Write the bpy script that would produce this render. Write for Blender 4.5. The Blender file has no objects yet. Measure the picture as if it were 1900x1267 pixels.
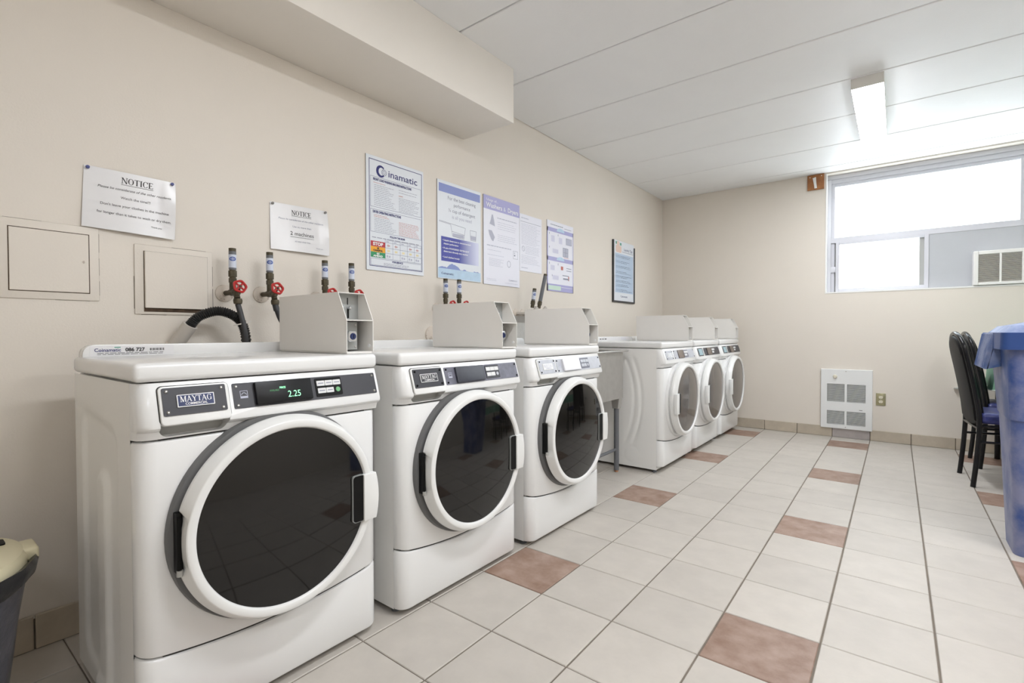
import bpy, bmesh, math, random
from math import sin, cos, pi, radians, sqrt, atan2
from mathutils import Vector, Matrix
random.seed(7)
scn = bpy.context.scene
C = scn.collection

# ------------------------------------------------------------------ camera, world, exposure
CAM = Vector((2.2104, -1.2855, 1.0266))
YAW, PITCH, ROLL, FPX = 0.661466, -0.017847, -0.0022206, 916.79
cd = bpy.data.cameras.new('camera'); co = bpy.data.objects.new('camera', cd); C.objects.link(co)
fw = Vector((-sin(YAW)*cos(PITCH), cos(YAW)*cos(PITCH), sin(PITCH)))
r0 = Vector((cos(YAW), sin(YAW), 0)); u0 = r0.cross(fw)
rt = cos(ROLL)*r0 + sin(ROLL)*u0; up = -sin(ROLL)*r0 + cos(ROLL)*u0
co.matrix_world = Matrix(((rt.x, up.x, -fw.x, CAM.x), (rt.y, up.y, -fw.y, CAM.y), (rt.z, up.z, -fw.z, CAM.z), (0, 0, 0, 1)))
cd.sensor_width = 36.0; cd.lens = FPX*36.0/1900.0; cd.clip_start = 0.02
scn.camera = co

w = bpy.data.worlds.new('world'); scn.world = w; w.use_nodes = True
w.node_tree.nodes['Background'].inputs[0].default_value = (0.80, 0.90, 1.0, 1)
w.node_tree.nodes['Background'].inputs[1].default_value = 1.0
WINDOW_LIGHT = 1.9        # daylight scattered by the frosted panes
TUBE_LIGHT = 17.0         # fluorescent diffusers
vs = scn.view_settings
vs.view_transform = 'Standard'; vs.look = 'None'; vs.gamma = 1.0; vs.use_curve_mapping = False
vs.exposure = 1.54

# ------------------------------------------------------------------ dimensions
T = 0.3015; TY = 0.30536; XA = 1.11613          # floor tile pitch, first full joint
D = 4.4705; H = 2.5884                          # far wall, ceiling
XR, YB = 4.10, -2.90                            # right wall, wall behind the camera
J0, JS = 0.60017, 0.60951                       # ceiling joints

# ------------------------------------------------------------------ materials
def lin(c): return c/12.92 if c <= 0.04045 else ((c+0.055)/1.055)**2.4
def rgb(r, g, b): return (lin(r/255), lin(g/255), lin(b/255), 1)
MATS = {}
def mat(name, col, rough=0.5, metal=0.0, var=0.0, vscale=8.0, bump=0.0, bscale=60.0, col2=None, emit=0, ecol=None, objrand=0.0, spec=None, coat=0.0, alpha=None, trans=0.0, thresh=None):
    m = bpy.data.materials.new(name); m.use_nodes = True; MATS[name] = m
    nt = m.node_tree; b = nt.nodes['Principled BSDF']
    L = nt.links.new
    b.inputs['Base Color'].default_value = col
    b.inputs['Roughness'].default_value = rough; b.inputs['Metallic'].default_value = metal
    if spec is not None: b.inputs['Specular IOR Level'].default_value = spec
    if coat: b.inputs['Coat Weight'].default_value = coat; b.inputs['Coat Roughness'].default_value = 0.08
    if trans: b.inputs['Transmission Weight'].default_value = trans
    if alpha is not None: b.inputs['Alpha'].default_value = alpha
    if emit:
        b.inputs['Emission Color'].default_value = ecol or col; b.inputs['Emission Strength'].default_value = emit
    src = None
    if var or objrand or bump or col2:
        tc = nt.nodes.new('ShaderNodeTexCoord')
    if var or col2:
        n = nt.nodes.new('ShaderNodeTexNoise'); n.inputs['Scale'].default_value = vscale; n.inputs['Detail'].default_value = 6; n.inputs['Roughness'].default_value = 0.6
        L(tc.outputs['Object'], n.inputs['Vector'])
        if objrand:
            oi = nt.nodes.new('ShaderNodeObjectInfo'); va = nt.nodes.new('ShaderNodeVectorMath'); va.operation = 'ADD'
            mu = nt.nodes.new('ShaderNodeMath'); mu.operation = 'MULTIPLY'; mu.inputs[1].default_value = 37.0
            L(oi.outputs['Random'], mu.inputs[0]); L(tc.outputs['Object'], va.inputs[0]); L(mu.outputs[0], va.inputs[1]); L(va.outputs[0], n.inputs['Vector'])
        cr = nt.nodes.new('ShaderNodeValToRGB')
        a0, a1 = thresh or (0.3, 0.7)
        cr.color_ramp.elements[0].position = a0; cr.color_ramp.elements[1].position = a1
        k = 1-var
        cr.color_ramp.elements[0].color = col2 if col2 else (col[0]*k, col[1]*k, col[2]*k, 1)
        cr.color_ramp.elements[1].color = col
        L(n.outputs['Fac'], cr.inputs['Fac']); src = cr.outputs['Color']
        if objrand:
            hs = nt.nodes.new('ShaderNodeHueSaturation'); mr = nt.nodes.new('ShaderNodeMapRange')
            mr.inputs['To Min'].default_value = 1-objrand; mr.inputs['To Max'].default_value = 1+objrand*0.6
            L(oi.outputs['Random'], mr.inputs['Value']); L(mr.outputs['Result'], hs.inputs['Value']); L(src, hs.inputs['Color']); src = hs.outputs['Color']
        L(src, b.inputs['Base Color'])
    if bump:
        n2 = nt.nodes.new('ShaderNodeTexNoise'); n2.inputs['Scale'].default_value = bscale; n2.inputs['Detail'].default_value = 4
        bp = nt.nodes.new('ShaderNodeBump'); bp.inputs['Strength'].default_value = bump; bp.inputs['Distance'].default_value = 0.004
        L(tc.outputs['Object'], n2.inputs['Vector']); L(n2.outputs['Fac'], bp.inputs['Height']); L(bp.outputs['Normal'], b.inputs['Normal'])
    return m

M_wall = mat('painted_plaster', rgb(228, 220, 209), 0.55, var=0.035, vscale=1.6, bump=0.14, bscale=150)
M_white_paint = mat('soffit_paint', rgb(236, 230, 221), 0.55, var=0.03, vscale=2.0, bump=0.14, bscale=150)
M_ceil = mat('ceiling_paint', rgb(243, 243, 243), 0.5, var=0.03, vscale=2.5, bump=0.12, bscale=120)
M_grout = mat('grout', rgb(128, 118, 106), 0.9, var=0.25, vscale=14)
M_tile = mat('cream_tile', rgb(196, 189, 180), 0.50, var=0.10, vscale=9, bump=0.10, bscale=38, objrand=0.05)
M_brown = mat('brown_tile', rgb(168, 144, 130), 0.48, col2=rgb(134, 105, 88), vscale=13, bump=0.12, bscale=38, objrand=0.06)
M_base = mat('baseboard_tile', rgb(196, 184, 166), 0.4, var=0.15, vscale=12, bump=0.1, bscale=40, objrand=0.05)
M_base_grey = mat('grey_baseboard_tile', rgb(176, 168, 165), 0.4, var=0.15, vscale=18, bump=0.1)
M_enamel = mat('white_enamel', rgb(231, 231, 230), 0.22, coat=0.3)
M_enamel_side = mat('white_enamel_side', rgb(238, 237, 234), 0.28)
M_door = mat('white_plastic', rgb(230, 230, 228), 0.26)
M_seal = mat('grey_gasket', rgb(104, 104, 104), 0.5)
M_seam = mat('seam_dark', rgb(50, 48, 46), 0.8)
M_pocket = mat('grey_plastic', rgb(172, 172, 168), 0.5)
M_glass = mat('dark_door_glass', rgb(16, 15, 14), 0.05, spec=0.5)
M_glass_d = mat('dryer_glass_reflected_tone', rgb(92, 86, 82), 0.07, spec=0.9)  # grey-brown of the reflected wall is put into the base colour
M_black = mat('black_plastic', rgb(12, 12, 12), 0.5, spec=0.2)
M_plate = mat('charcoal_plate', rgb(58, 58, 64), 0.42, var=0.12, vscale=25)
M_plate_worn = mat('worn_blue_grey_plate', rgb(118, 118, 132), 0.4, var=0.35, vscale=35)
M_plate_silver = mat('silver_plate', rgb(190, 192, 200), 0.35, var=0.12, vscale=35)
M_screen = mat('black_display', rgb(16, 16, 18), 0.35, spec=0.25)
M_screen_grey = mat('grey_display', rgb(60, 62, 72), 0.45, var=0.2, vscale=40)
M_screen_white = mat('white_sticker_display', rgb(236, 236, 240), 0.35)
M_screen_brown = mat('brown_display', rgb(112, 100, 92), 0.2)
M_button = mat('button_white', rgb(222, 222, 222), 0.4)
M_button_blue = mat('pale_blue_screen', rgb(166, 196, 206), 0.3, var=0.25, vscale=60)
M_led = mat('green_led', rgb(120, 230, 150), 0.5, emit=1.0, ecol=rgb(130, 235, 160))
M_led_dim = mat('dim_green_led', rgb(60, 110, 72), 0.5, emit=0.10, ecol=rgb(110, 200, 130))
M_green = mat('green_button', rgb(112, 176, 122), 0.4)
M_navy = mat('navy_badge', rgb(34, 46, 92), 0.35)
M_print_w = mat('white_print', rgb(238, 238, 238), 0.5)
M_print_k = mat('black_print', rgb(44, 42, 44), 0.6)
M_print_n = mat('navy_print', rgb(48, 50, 112), 0.6)
M_print_g = mat('grey_print', rgb(146, 148, 164), 0.6)
M_print_lg = mat('light_grey_print', rgb(186, 188, 204), 0.6)
M_print_r = mat('red_print', rgb(200, 120, 108), 0.6)
M_red = mat('stop_red', rgb(186, 58, 64), 0.5)
M_amber = mat('amber_print', rgb(240, 170, 44), 0.5)
M_goG = mat('go_green', rgb(52, 146, 98), 0.5)
M_teal = mat('teal_print', rgb(90, 160, 140), 0.5)
M_screw = mat('screw_steel', rgb(190, 188, 184), 0.3, metal=0.8)
M_coin = mat('beige_powder_coat', rgb(234, 231, 226), 0.38, var=0.03, vscale=5)
M_coin_in = mat('grey_steel', rgb(164, 166, 164), 0.42, metal=0.25)
M_steel = mat('stainless', rgb(198, 196, 192), 0.34, metal=0.75, var=0.12, vscale=20)
M_chrome = mat('chrome', rgb(215, 218, 222), 0.12, metal=1.0)
M_legpaint = mat('grey_painted_steel', rgb(104, 106, 110), 0.45)
M_brass = mat('tarnished_brass', rgb(92, 84, 66), 0.5, metal=0.5, var=0.4, vscale=60, bump=0.3, bscale=150)
M_copper = mat('copper', rgb(190, 132, 92), 0.4, metal=0.6)
M_escut = mat('painted_escutcheon', rgb(214, 203, 190), 0.45, col2=rgb(132, 112, 92), vscale=40, thresh=(0.28, 0.42))
M_redwheel = mat('red_handwheel', rgb(186, 44, 42), 0.38)
M_rubber = mat('black_rubber', rgb(52, 52, 54), 0.5)
M_corr = mat('black_corrugated', rgb(38, 37, 37), 0.45)
M_pvc = mat('painted_pipe', rgb(206, 200, 192), 0.45)
M_label_b = mat('arrestor_label', rgb(206, 212, 226), 0.4)
M_label_logo = mat('arrestor_logo', rgb(52, 82, 160), 0.4)
M_zip = mat('zip_tie', rgb(214, 208, 200), 0.4)
M_board = mat('poster_board', rgb(226, 230, 236), 0.38)
M_board_edge = mat('poster_edge', rgb(150, 146, 140), 0.6)
M_board_lav = mat('lavender_board', rgb(232, 232, 242), 0.36)
M_blue_band = mat('blue_band', rgb(130, 146, 200), 0.4)
M_indigo = mat('indigo_band', rgb(86, 88, 170), 0.4)
M_indigo2 = mat('indigo_light', rgb(150, 152, 212), 0.4)
M_water = mat('water_blue', rgb(190, 216, 238), 0.4, var=0.12, vscale=30)
M_lav = mat('lavender_band', rgb(168, 166, 212), 0.4)
M_lightblue = mat('light_blue_sheet', rgb(188, 206, 228), 0.4)
M_peach = mat('peach_print', rgb(228, 200, 186), 0.5)
M_paper = mat('laminated_paper', rgb(232, 231, 232), 0.2, var=0.03, vscale=10)
M_pin_b = mat('blue_pin', rgb(40, 50, 120), 0.35)
M_pin_g = mat('grey_pin', rgb(120, 116, 112), 0.4)
M_gapdirt = mat('dirty_gap', rgb(92, 74, 58), 0.9, var=0.5, vscale=60)
M_alu = mat('window_aluminium', rgb(208, 208, 214), 0.42, metal=0.1)
M_winwhite = mat('window_white_paint', rgb(238, 237, 234), 0.45)
M_greypanel = mat('grey_filler_panel', rgb(190, 192, 196), 0.45, var=0.05, vscale=4)
M_pane = mat('frosted_daylight_pane', rgb(205, 212, 218), 0.3, emit=WINDOW_LIGHT, ecol=(0.86, 0.95, 1.0, 1))
M_tube = mat('lit_diffuser', rgb(240, 240, 236), 0.5, emit=TUBE_LIGHT, ecol=(0.955, 0.985, 1.03, 1))
M_fixture = mat('fixture_white', rgb(226, 224, 218), 0.45)
M_ac = mat('ac_plastic', rgb(236, 234, 230), 0.4)
M_ac_in = mat('ac_interior', rgb(150, 128, 112), 0.6, col2=rgb(96, 74, 58), vscale=9)
M_heater = mat('heater_enamel', rgb(232, 233, 232), 0.35)
M_heater_in = mat('heater_dark', rgb(96, 96, 100), 0.6)
M_wood = mat('brown_wood', rgb(176, 118, 66), 0.5, col2=rgb(134, 82, 42), vscale=16)
M_outlet = mat('mirror_brass_plate', rgb(182, 176, 140), 0.25, metal=0.6, var=0.3, vscale=60)
M_outlet_w = mat('outlet_ivory', rgb(226, 220, 200), 0.4)
M_blue = mat('blue_bin_plastic', rgb(52, 80, 142), 0.42, col2=rgb(132, 136, 168), vscale=4.5, thresh=(0.40, 0.60))
M_blue2 = mat('blue_bin_trim', rgb(38, 70, 132), 0.42, var=0.1, vscale=6)
M_blue_top = mat('faded_blue_lid', rgb(74, 100, 152), 0.62, col2=rgb(150, 158, 186), vscale=5, thresh=(0.35, 0.6))
M_chairtube = mat('black_gloss_tube', rgb(20, 20, 22), 0.22, spec=0.35)
M_vinyl = mat('black_vinyl', rgb(11, 11, 14), 0.5, col2=rgb(110, 110, 116), vscale=48, thresh=(0.27, 0.31), spec=0.18)
M_seatblue = mat('blue_vinyl_seat', rgb(70, 78, 150), 0.35, col2=rgb(36, 40, 88), vscale=16)
M_cloth = mat('pale_green_cloth', rgb(122, 168, 142), 0.6, var=0.1, vscale=10)
M_hem = mat('white_hem', rgb(216, 222, 214), 0.6)
M_tabletop = mat('table_laminate', rgb(206, 200, 188), 0.4)
M_cream = mat('cream_plastic', rgb(222, 214, 182), 0.35)
M_bag = mat('grey_bin_bag', rgb(92, 92, 102), 0.3, var=0.35, vscale=14, bump=0.8, bscale=22)
M_bagdark = mat('dark_bin_bag', rgb(34, 34, 38), 0.25, bump=0.5, bscale=25)
M_rust = mat('rusty_brown', rgb(150, 96, 56), 0.5, var=0.3, vscale=30)

# ------------------------------------------------------------------ mesh helpers
class MB:
    def __init__(s): s.bm = bmesh.new()
    def poly(s, pts):
        return s.bm.faces.new([s.bm.verts.new(p) for p in pts])
    def box(s, x0, x1, y0, y1, z0, z1, bev=0.0, seg=2):
        t = bmesh.new()
        vs_ = [t.verts.new((x, y, z)) for x in (x0, x1) for y in (y0, y1) for z in (z0, z1)]
        for f in ((0, 1, 3, 2), (4, 6, 7, 5), (0, 4, 5, 1), (2, 3, 7, 6), (0, 2, 6, 4), (1, 5, 7, 3)): t.faces.new([vs_[i] for i in f])
        bmesh.ops.recalc_face_normals(t, faces=t.faces)
        if bev: bmesh.ops.bevel(t, geom=t.edges[:], offset=bev, segments=seg, affect='EDGES', profile=0.5)
        s.absorb(t); return s
    def absorb(s, t, mtx=None):
        me = bpy.data.meshes.new('tmp'); t.to_mesh(me); t.free()
        if mtx is not None: me.transform(mtx)
        s.bm.from_mesh(me); bpy.data.meshes.remove(me)
    def prism(s, pts, axis, a, b, bev=0.0):
        # pts are 2D; axis 'x': (y,z), 'y': (x,z), 'z': (x,y)
        def mk(p, t): return (t, p[0], p[1]) if axis == 'x' else (p[0], t, p[1]) if axis == 'y' else (p[0], p[1], t)
        t = bmesh.new()
        A = [t.verts.new(mk(p, a)) for p in pts]; B = [t.verts.new(mk(p, b)) for p in pts]
        n = len(pts)
        t.faces.new(A); t.faces.new(B[::-1])
        for i in range(n): t.faces.new((A[i], B[i], B[(i+1) % n], A[(i+1) % n]))
        bmesh.ops.recalc_face_normals(t, faces=t.faces)
        if bev:
            es = [e for e in t.edges if (e.verts[0] in A) == (e.verts[1] in A)]
            bmesh.ops.bevel(t, geom=es, offset=bev, segments=2, affect='EDGES', profile=0.5)
        s.absorb(t); return s
    def tube(s, pts, r, n=10, cap=True, radii=None):
        P = [Vector(p) for p in pts]; rings = []
        ref = Vector((0, 0, 1))
        d0 = (P[1]-P[0]).normalized()
        if abs(d0.dot(ref)) > 0.9: ref = Vector((0, 1, 0))
        a = d0.cross(ref).normalized()
        for i, p in enumerate(P):
            d = (P[min(i+1, len(P)-1)]-P[max(i-1, 0)]).normalized()
            a = (a-d*a.dot(d)).normalized(); b = d.cross(a)
            rr = radii[i] if radii else r
            rings.append([s.bm.verts.new(p+a*rr*cos(2*pi*k/n)+b*rr*sin(2*pi*k/n)) for k in range(n)])
        for i in range(len(rings)-1):
            for k in range(n): s.bm.faces.new((rings[i][k], rings[i][(k+1) % n], rings[i+1][(k+1) % n], rings[i+1][k]))
        if cap: s.bm.faces.new(rings[0][::-1]); s.bm.faces.new(rings[-1])
        return s
    def cyl(s, p0, p1, r0_, r1_=None, n=16):
        return s.tube([p0, p1], r0_, n, True, [r0_, r0_ if r1_ is None else r1_])
    def lathe(s, prof, c, axis='x', n=64, fn=None):
        # prof: (radius, along-axis); closed only when radius 0 at an end
        rings = []
        for (r, h) in prof:
            ring = []
            for k in range(n):
                a = 2*pi*k/n; rr = fn(r, a) if fn else r
                u, v = rr*cos(a), rr*sin(a)
                p = (h, u, v) if axis == 'x' else (u, h, v) if axis == 'y' else (u, v, h)
                ring.append((p[0]+c[0], p[1]+c[1], p[2]+c[2]))
            rings.append([s.bm.verts.new(q) for q in ring] if r > 1e-6 else [s.bm.verts.new(ring[0])])
        for i in range(len(rings)-1):
            A, B = rings[i], rings[i+1]
            for k in range(n):
                k2 = (k+1) % n
                if len(A) == 1 and len(B) == 1: continue
                if len(A) == 1: s.bm.faces.new((A[0], B[k], B[k2]))
                elif len(B) == 1: s.bm.faces.new((A[k], B[0], A[k2]))
                else: s.bm.faces.new((A[k], B[k], B[k2], A[k2]))
        return s
    def build(s, name, m, parent=None, smooth=True, angle=35, mtx=None):
        if mtx is not None: bmesh.ops.transform(s.bm, matrix=mtx, verts=s.bm.verts)
        bmesh.ops.recalc_face_normals(s.bm, faces=s.bm.faces)
        me = bpy.data.meshes.new(name); s.bm.to_mesh(me); s.bm.free()
        return link(name, me, m, parent, smooth, angle)
def link(name, me, m, parent=None, smooth=True, angle=35):
    me.materials.clear(); me.materials.append(m)
    if smooth:
        me.shade_smooth(); me.set_sharp_from_angle(angle=radians(angle))
    o = bpy.data.objects.new(name, me); C.objects.link(o)
    if parent: o.parent = parent
    return o
def tag(o, label=None, cat=None, group=None, kind=None):
    if label: o['label'] = label
    if cat: o['category'] = cat
    if group: o['group'] = group
    if kind: o['kind'] = kind
    return o
def thing(name, loc, label, cat, group=None, rz=0.0):
    o = bpy.data.objects.new(name, None); C.objects.link(o); o.location = loc; o.rotation_euler = (0, 0, rz)
    o.empty_display_size = 0.1
    return tag(o, label, cat, group)
def cutmesh(target_bm, cutters):
    # real recesses: boolean difference evaluated into a plain mesh
    me = bpy.data.meshes.new('t'); bmesh.ops.recalc_face_normals(target_bm.bm, faces=target_bm.bm.faces); target_bm.bm.to_mesh(me); target_bm.bm.free()
    o = bpy.data.objects.new('t', me); C.objects.link(o); cs = []
    for c in cutters:
        cm = bpy.data.meshes.new('c'); bmesh.ops.recalc_face_normals(c.bm, faces=c.bm.faces); c.bm.to_mesh(cm); c.bm.free()
        k = bpy.data.objects.new('c', cm); C.objects.link(k); cs.append(k)
        md = o.modifiers.new('b', 'BOOLEAN'); md.operation = 'DIFFERENCE'; md.object = k; md.solver = 'EXACT'
    dg = bpy.context.evaluated_depsgraph_get()
    out = bpy.data.meshes.new_from_object(o.evaluated_get(dg))
    for k in cs+[o]: bpy.data.objects.remove(k)
    return out

# ------------------------------------------------------------------ print: lettering as flat geometry
def frame_mtx(origin, right, upv):
    r_, u_ = Vector(right).normalized(), Vector(upv).normalized(); n_ = r_.cross(u_)
    return Matrix(((r_.x, u_.x, n_.x, origin[0]), (r_.y, u_.y, n_.y, origin[1]), (r_.z, u_.z, n_.z, origin[2]), (0, 0, 0, 1)))
def text(name, body, size, m, parent, F, at=(0, 0), align='LEFT', bold=0.0, shear=0.0, width=None, lift=0.0007):
    # cap-height size; F maps print space (x right, y up, z out) into the parent's space
    cu = bpy.data.curves.new('txt', 'FONT'); cu.body = body; cu.size = size/0.70; cu.align_x = align
    cu.offset = bold*size; cu.shear = shear; cu.resolution_u = 3
    o = bpy.data.objects.new('txt', cu); C.objects.link(o)
    dg = bpy.context.evaluated_depsgraph_get(); me = bpy.data.meshes.new_from_object(o.evaluated_get(dg))
    bpy.data.objects.remove(o); bpy.data.curves.remove(cu)
    sx = 1.0
    if width and len(me.vertices):
        xs = [v.co.x for v in me.vertices]; sx = width/max(1e-6, max(xs)-min(xs))
    me.transform(F @ Matrix.Translation((at[0], at[1], lift)) @ Matrix.Diagonal((sx, 1, 1, 1)))
    return link(name, me, m, parent, smooth=False)
SER = {  # stroke serif capitals, unit cap height: (advance, [(x0,y0,x1,y1,w)], [serif (x,y,halfwidth)])
 'N': (0.86, [(.14, 0, .14, 1, .07), (.14, 1, .72, 0, .15), (.72, 0, .72, 1, .07)], [(.14, 0, .13), (.10, 1, .12), (.72, 1, .13)]),
 'T': (0.74, [(.04, .965, .70, .965, .07), (.37, 0, .37, 1, .15), (.06, .8, .06, 1, .05), (.68, .8, .68, 1, .05)], [(.37, 0, .16)]),
 'I': (0.40, [(.2, 0, .2, 1, .15)], [(.2, 0, .16), (.2, 1, .16)]),
 'E': (0.72, [(.16, 0, .16, 1, .15), (.1, .035, .64, .035, .07), (.1, .965, .62, .965, .07), (.16, .5, .46, .5, .06), (.63, 0, .63, .22, .05), (.61, .8, .61, 1, .05), (.46, .38, .46, .62, .05)], [(.14, 0, .13), (.14, 1, .13)]),
 'M': (1.06, [(.16, 0, .16, 1, .07), (.18, 1, .52, .0, .15), (.52, 0, .86, 1, .07), (.88, 0, .88, 1, .15)], [(.16, 0, .14), (.12, 1, .12), (.88, 0, .16), (.92, 1, .12)]),
 'A': (0.86, [(.12, 0, .42, 1, .07), (.40, 1, .74, 0, .15), (.24, .33, .62, .33, .06)], [(.12, 0, .13), (.74, 0, .15)]),
 'Y': (0.84, [(.10, 1, .42, .45, .15), (.74, 1, .42, .45, .07), (.42, 0, .42, .48, .15)], [(.42, 0, .16), (.12, 1, .15), (.74, 1, .13)]),
}
def serif(name, body, size, m, parent, F, at=(0, 0), underline=False, width=None, lift=0.0007):
    mb = MB(); x = 0.0
    def stroke(x0, y0, x1, y1, wd):
        d = Vector((x1-x0, y1-y0, 0)).normalized(); nrm = Vector((-d.y, d.x, 0))*wd/2
        a, b = Vector((x0+x, y0, 0)), Vector((x1+x, y1, 0))
        mb.poly([a-nrm, b-nrm, b+nrm, a+nrm])
    def arc(cx, cy, rx, ry, a0, a1, wmin, wmax):
        n = 28
        pr = None
        for i in range(n+1):
            a = a0+(a1-a0)*i/n; wd = wmin+(wmax-wmin)*abs(cos(a))
            o_, i_ = (x+cx+rx*cos(a), cy+ry*sin(a), 0), (x+cx+(rx-wd)*cos(a), cy+(ry-wmin)*sin(a), 0)
            if pr: mb.poly([pr[0], o_, i_, pr[1]])
            pr = (o_, i_)
    for ch in body:
        if ch in SER:
            adv, st, se = SER[ch]
            for q in st: stroke(*q)
            for (sx, sy, hw) in se: stroke(sx-hw, .028 if sy == 0 else .972, sx+hw, .028 if sy == 0 else .972, .056)
        elif ch == 'O': adv = .86; arc(.42, .5, .38, .52, 0, 2*pi, .06, .15)
        elif ch == 'C': adv = .80; arc(.42, .5, .38, .52, .62, 2*pi-.62, .06, .15); stroke(.70, .66, .70, .98, .06)
        elif ch == 'G': adv = .86; arc(.42, .5, .38, .52, .62, 2*pi-.55, .06, .15); stroke(.70, .66, .70, .98, .06); stroke(.70, .05, .70, .45, .13); stroke(.54, .45, .82, .45, .056)
        else: adv = .4
        x += adv
    if underline: tot = x; x = 0; stroke(0, -.22, tot, -.22, .07); x = tot
    sx = width/(x*size) if width else 1.0
    W_ = x*size*sx
    return mb.build(name, m, parent, smooth=False, mtx=F @ Matrix.Translation((at[0]-W_/2, at[1], lift)) @ Matrix.Diagonal((size*sx, size, 1, 1)))
def rects(name, lst, m, parent, F, lift=0.0005):
    mb = MB()
    for (x0, y0, x1, y1) in lst: mb.poly([(x0, y0, 0), (x1, y0, 0), (x1, y1, 0), (x0, y1, 0)])
    o = mb.build(name, m, parent, smooth=False, mtx=F @ Matrix.Translation((0, 0, lift)))
    return tag(o, kind='stuff') if len(lst) > 1 else o
def outline(x0, y0, x1, y1, t):
    return [(x0, y0, x1, y0+t), (x0, y1-t, x1, y1), (x0, y0, x0+t, y1), (x1-t, y0, x1, y1)]
def lines(x0, x1, ytop, ybot, n, h, ragged=0.3, rnd=None):
    rnd = rnd or random; out = []
    for i in range(n):
        y = ytop+(ybot-ytop)*(i/(n-1) if n > 1 else 0)
        xe = x1-(x1-x0)*ragged*rnd.random(); x = x0
        while x < xe:                                   # words
            l = min((x1-x0)*(0.05+0.11*rnd.random()), xe-x)
            out.append((x, y-h/2, x+l, y+h/2)); x += l+(x1-x0)*0.018
    return out

# ------------------------------------------------------------------ the setting: floor
floor = MB().box(-0.1, XR+0.1, YB-0.1, D+0.1, -0.08, -0.0045).build('floor', M_grout, smooth=False); tag(floor, kind='structure')
def proj(p):
    d = Vector(p)-CAM; z = d.dot(fw)
    if z < 0.05: return None
    return 950+FPX*d.dot(rt)/z, 633.5-FPX*d.dot(up)/z
def seen(pts, mx=25):
    for p in pts:
        q = proj(p)
        if q and -mx < q[0] < 1900+mx and -mx < q[1] < 1267+mx: return True
    return False
GX, GY = 0.0058, 0.0036
tile_mesh = {}
rest = MB()
def slab(mb, x0, x1, y0, y1, b=0.0022, h=0.006):
    lo = [(x0, y0, -h), (x1, y0, -h), (x1, y1, -h), (x0, y1, -h)]; mi = [(x0, y0, -b), (x1, y0, -b), (x1, y1, -b), (x0, y1, -b)]
    hi = [(x0+b, y0+b, 0), (x1-b, y0+b, 0), (x1-b, y1-b, 0), (x0+b, y1-b, 0)]
    V = [[mb.bm.verts.new(p) for p in q] for q in (lo, mi, hi)]
    for a, c in ((0, 1), (1, 2)):
        for i in range(4): mb.bm.faces.new((V[a][i], V[a][(i+1) % 4], V[c][(i+1) % 4], V[c][i]))
    mb.bm.faces.new(V[2])
ci0, ci1 = math.floor((0-XA)/T), math.ceil((XR-XA)/T); rj0, rj1 = math.floor(YB/TY), math.ceil(D/TY)
for ci in range(ci0, ci1):
    for rj in range(rj0, rj1):
        x0, x1 = max(0, XA+ci*T), min(XR, XA+(ci+1)*T); y0, y1 = max(YB, rj*TY), min(D, (rj+1)*TY)
        if x1-x0 < 0.02 or y1-y0 < 0.012: continue
        wx, wy = x1-x0-GX, y1-y0-GY; cx, cy_ = (x0+x1)/2, (y0+y1)/2
        brown = ci > -3 and (ci+1) % 3 == 0 and (rj-1) % 4 == 0
        vis = seen([(x0, y0, 0), (x1, y0, 0), (x0, y1, 0), (x1, y1, 0), (cx, cy_, 0)])
        hidden = 0.25 < cx < 0.70 and (-0.85 < cy_ < 1.25 or 2.3 < cy_ < 4.3)
        if vis and not hidden:
            key = (round(wx, 3), round(wy, 3), brown)
            if key not in tile_mesh:
                mb = MB(); slab(mb, -wx/2, wx/2, -wy/2, wy/2)
                o = mb.build('tile', M_brown if brown else M_tile, floor, smooth=False); tile_mesh[key] = o.data
            else:
                o = bpy.data.objects.new('tile', tile_mesh[key]); C.objects.link(o); o.parent = floor
            o.location = (cx, cy_, random.uniform(-0.0006, 0.0)); o.rotation_euler = (random.uniform(-.0012, .0012), random.uniform(-.0012, .0012), 0)
        else: slab(rest, x0+GX/2, x1-GX/2, y0+GY/2, y1-GY/2)
tag(rest.build('tile_field', M_tile, floor, smooth=False), kind='stuff')

# walls
tag(MB().box(-0.12, 0, YB-0.12, D+0.12, -0.08, H+0.1).build('wall_left', M_wall, smooth=False), kind='structure')
tag(MB().box(XR, XR+0.12, YB-0.12, D+0.12, -0.08, H+0.1).build('wall_right', M_wall, smooth=False), kind='structure')
tag(MB().box(0, XR, YB-0.12, YB, -0.08, H+0.1).build('wall_back', M_wall, smooth=False), kind='structure')
WX0, WX1, WZ0 = 1.648, 3.92, 1.405
mb = MB(); mb.box(0, WX0, D, D+0.25, -0.08, H+0.1); mb.box(WX1, XR, D, D+0.25, -0.08, H+0.1); mb.box(WX0, WX1, D, D+0.25, -0.08, WZ0); mb.box(WX0, WX1, D, D+0.25, H-0.012, H+0.1)
tag(mb.build('wall_far', M_wall, smooth=False), kind='structure')

# ceiling panels
ceil = MB().box(-0.1, XR+0.1, YB-0.1, D+0.1, H+0.012, H+0.1).build('ceiling', M_ceil, smooth=False); tag(ceil, kind='structure')
k = math.floor((YB-J0)/JS)
while True:
    y0, y1 = max(YB, J0+k*JS)+0.005, min(D, J0+(k+1)*JS)-0.005
    if y0 > D-0.02: break
    MB().box(0.002, XR-0.002, y0, y1, H, H+0.02, bev=0.004, seg=1).build('ceiling_panel', M_ceil, ceil, smooth=False)
    k += 1
# bulkhead under the ceiling
tag(MB().box(0, 0.406, YB, 1.055, 2.268, H, bev=0.004, seg=2).build('bulkhead', M_white_paint), kind='structure')

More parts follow.
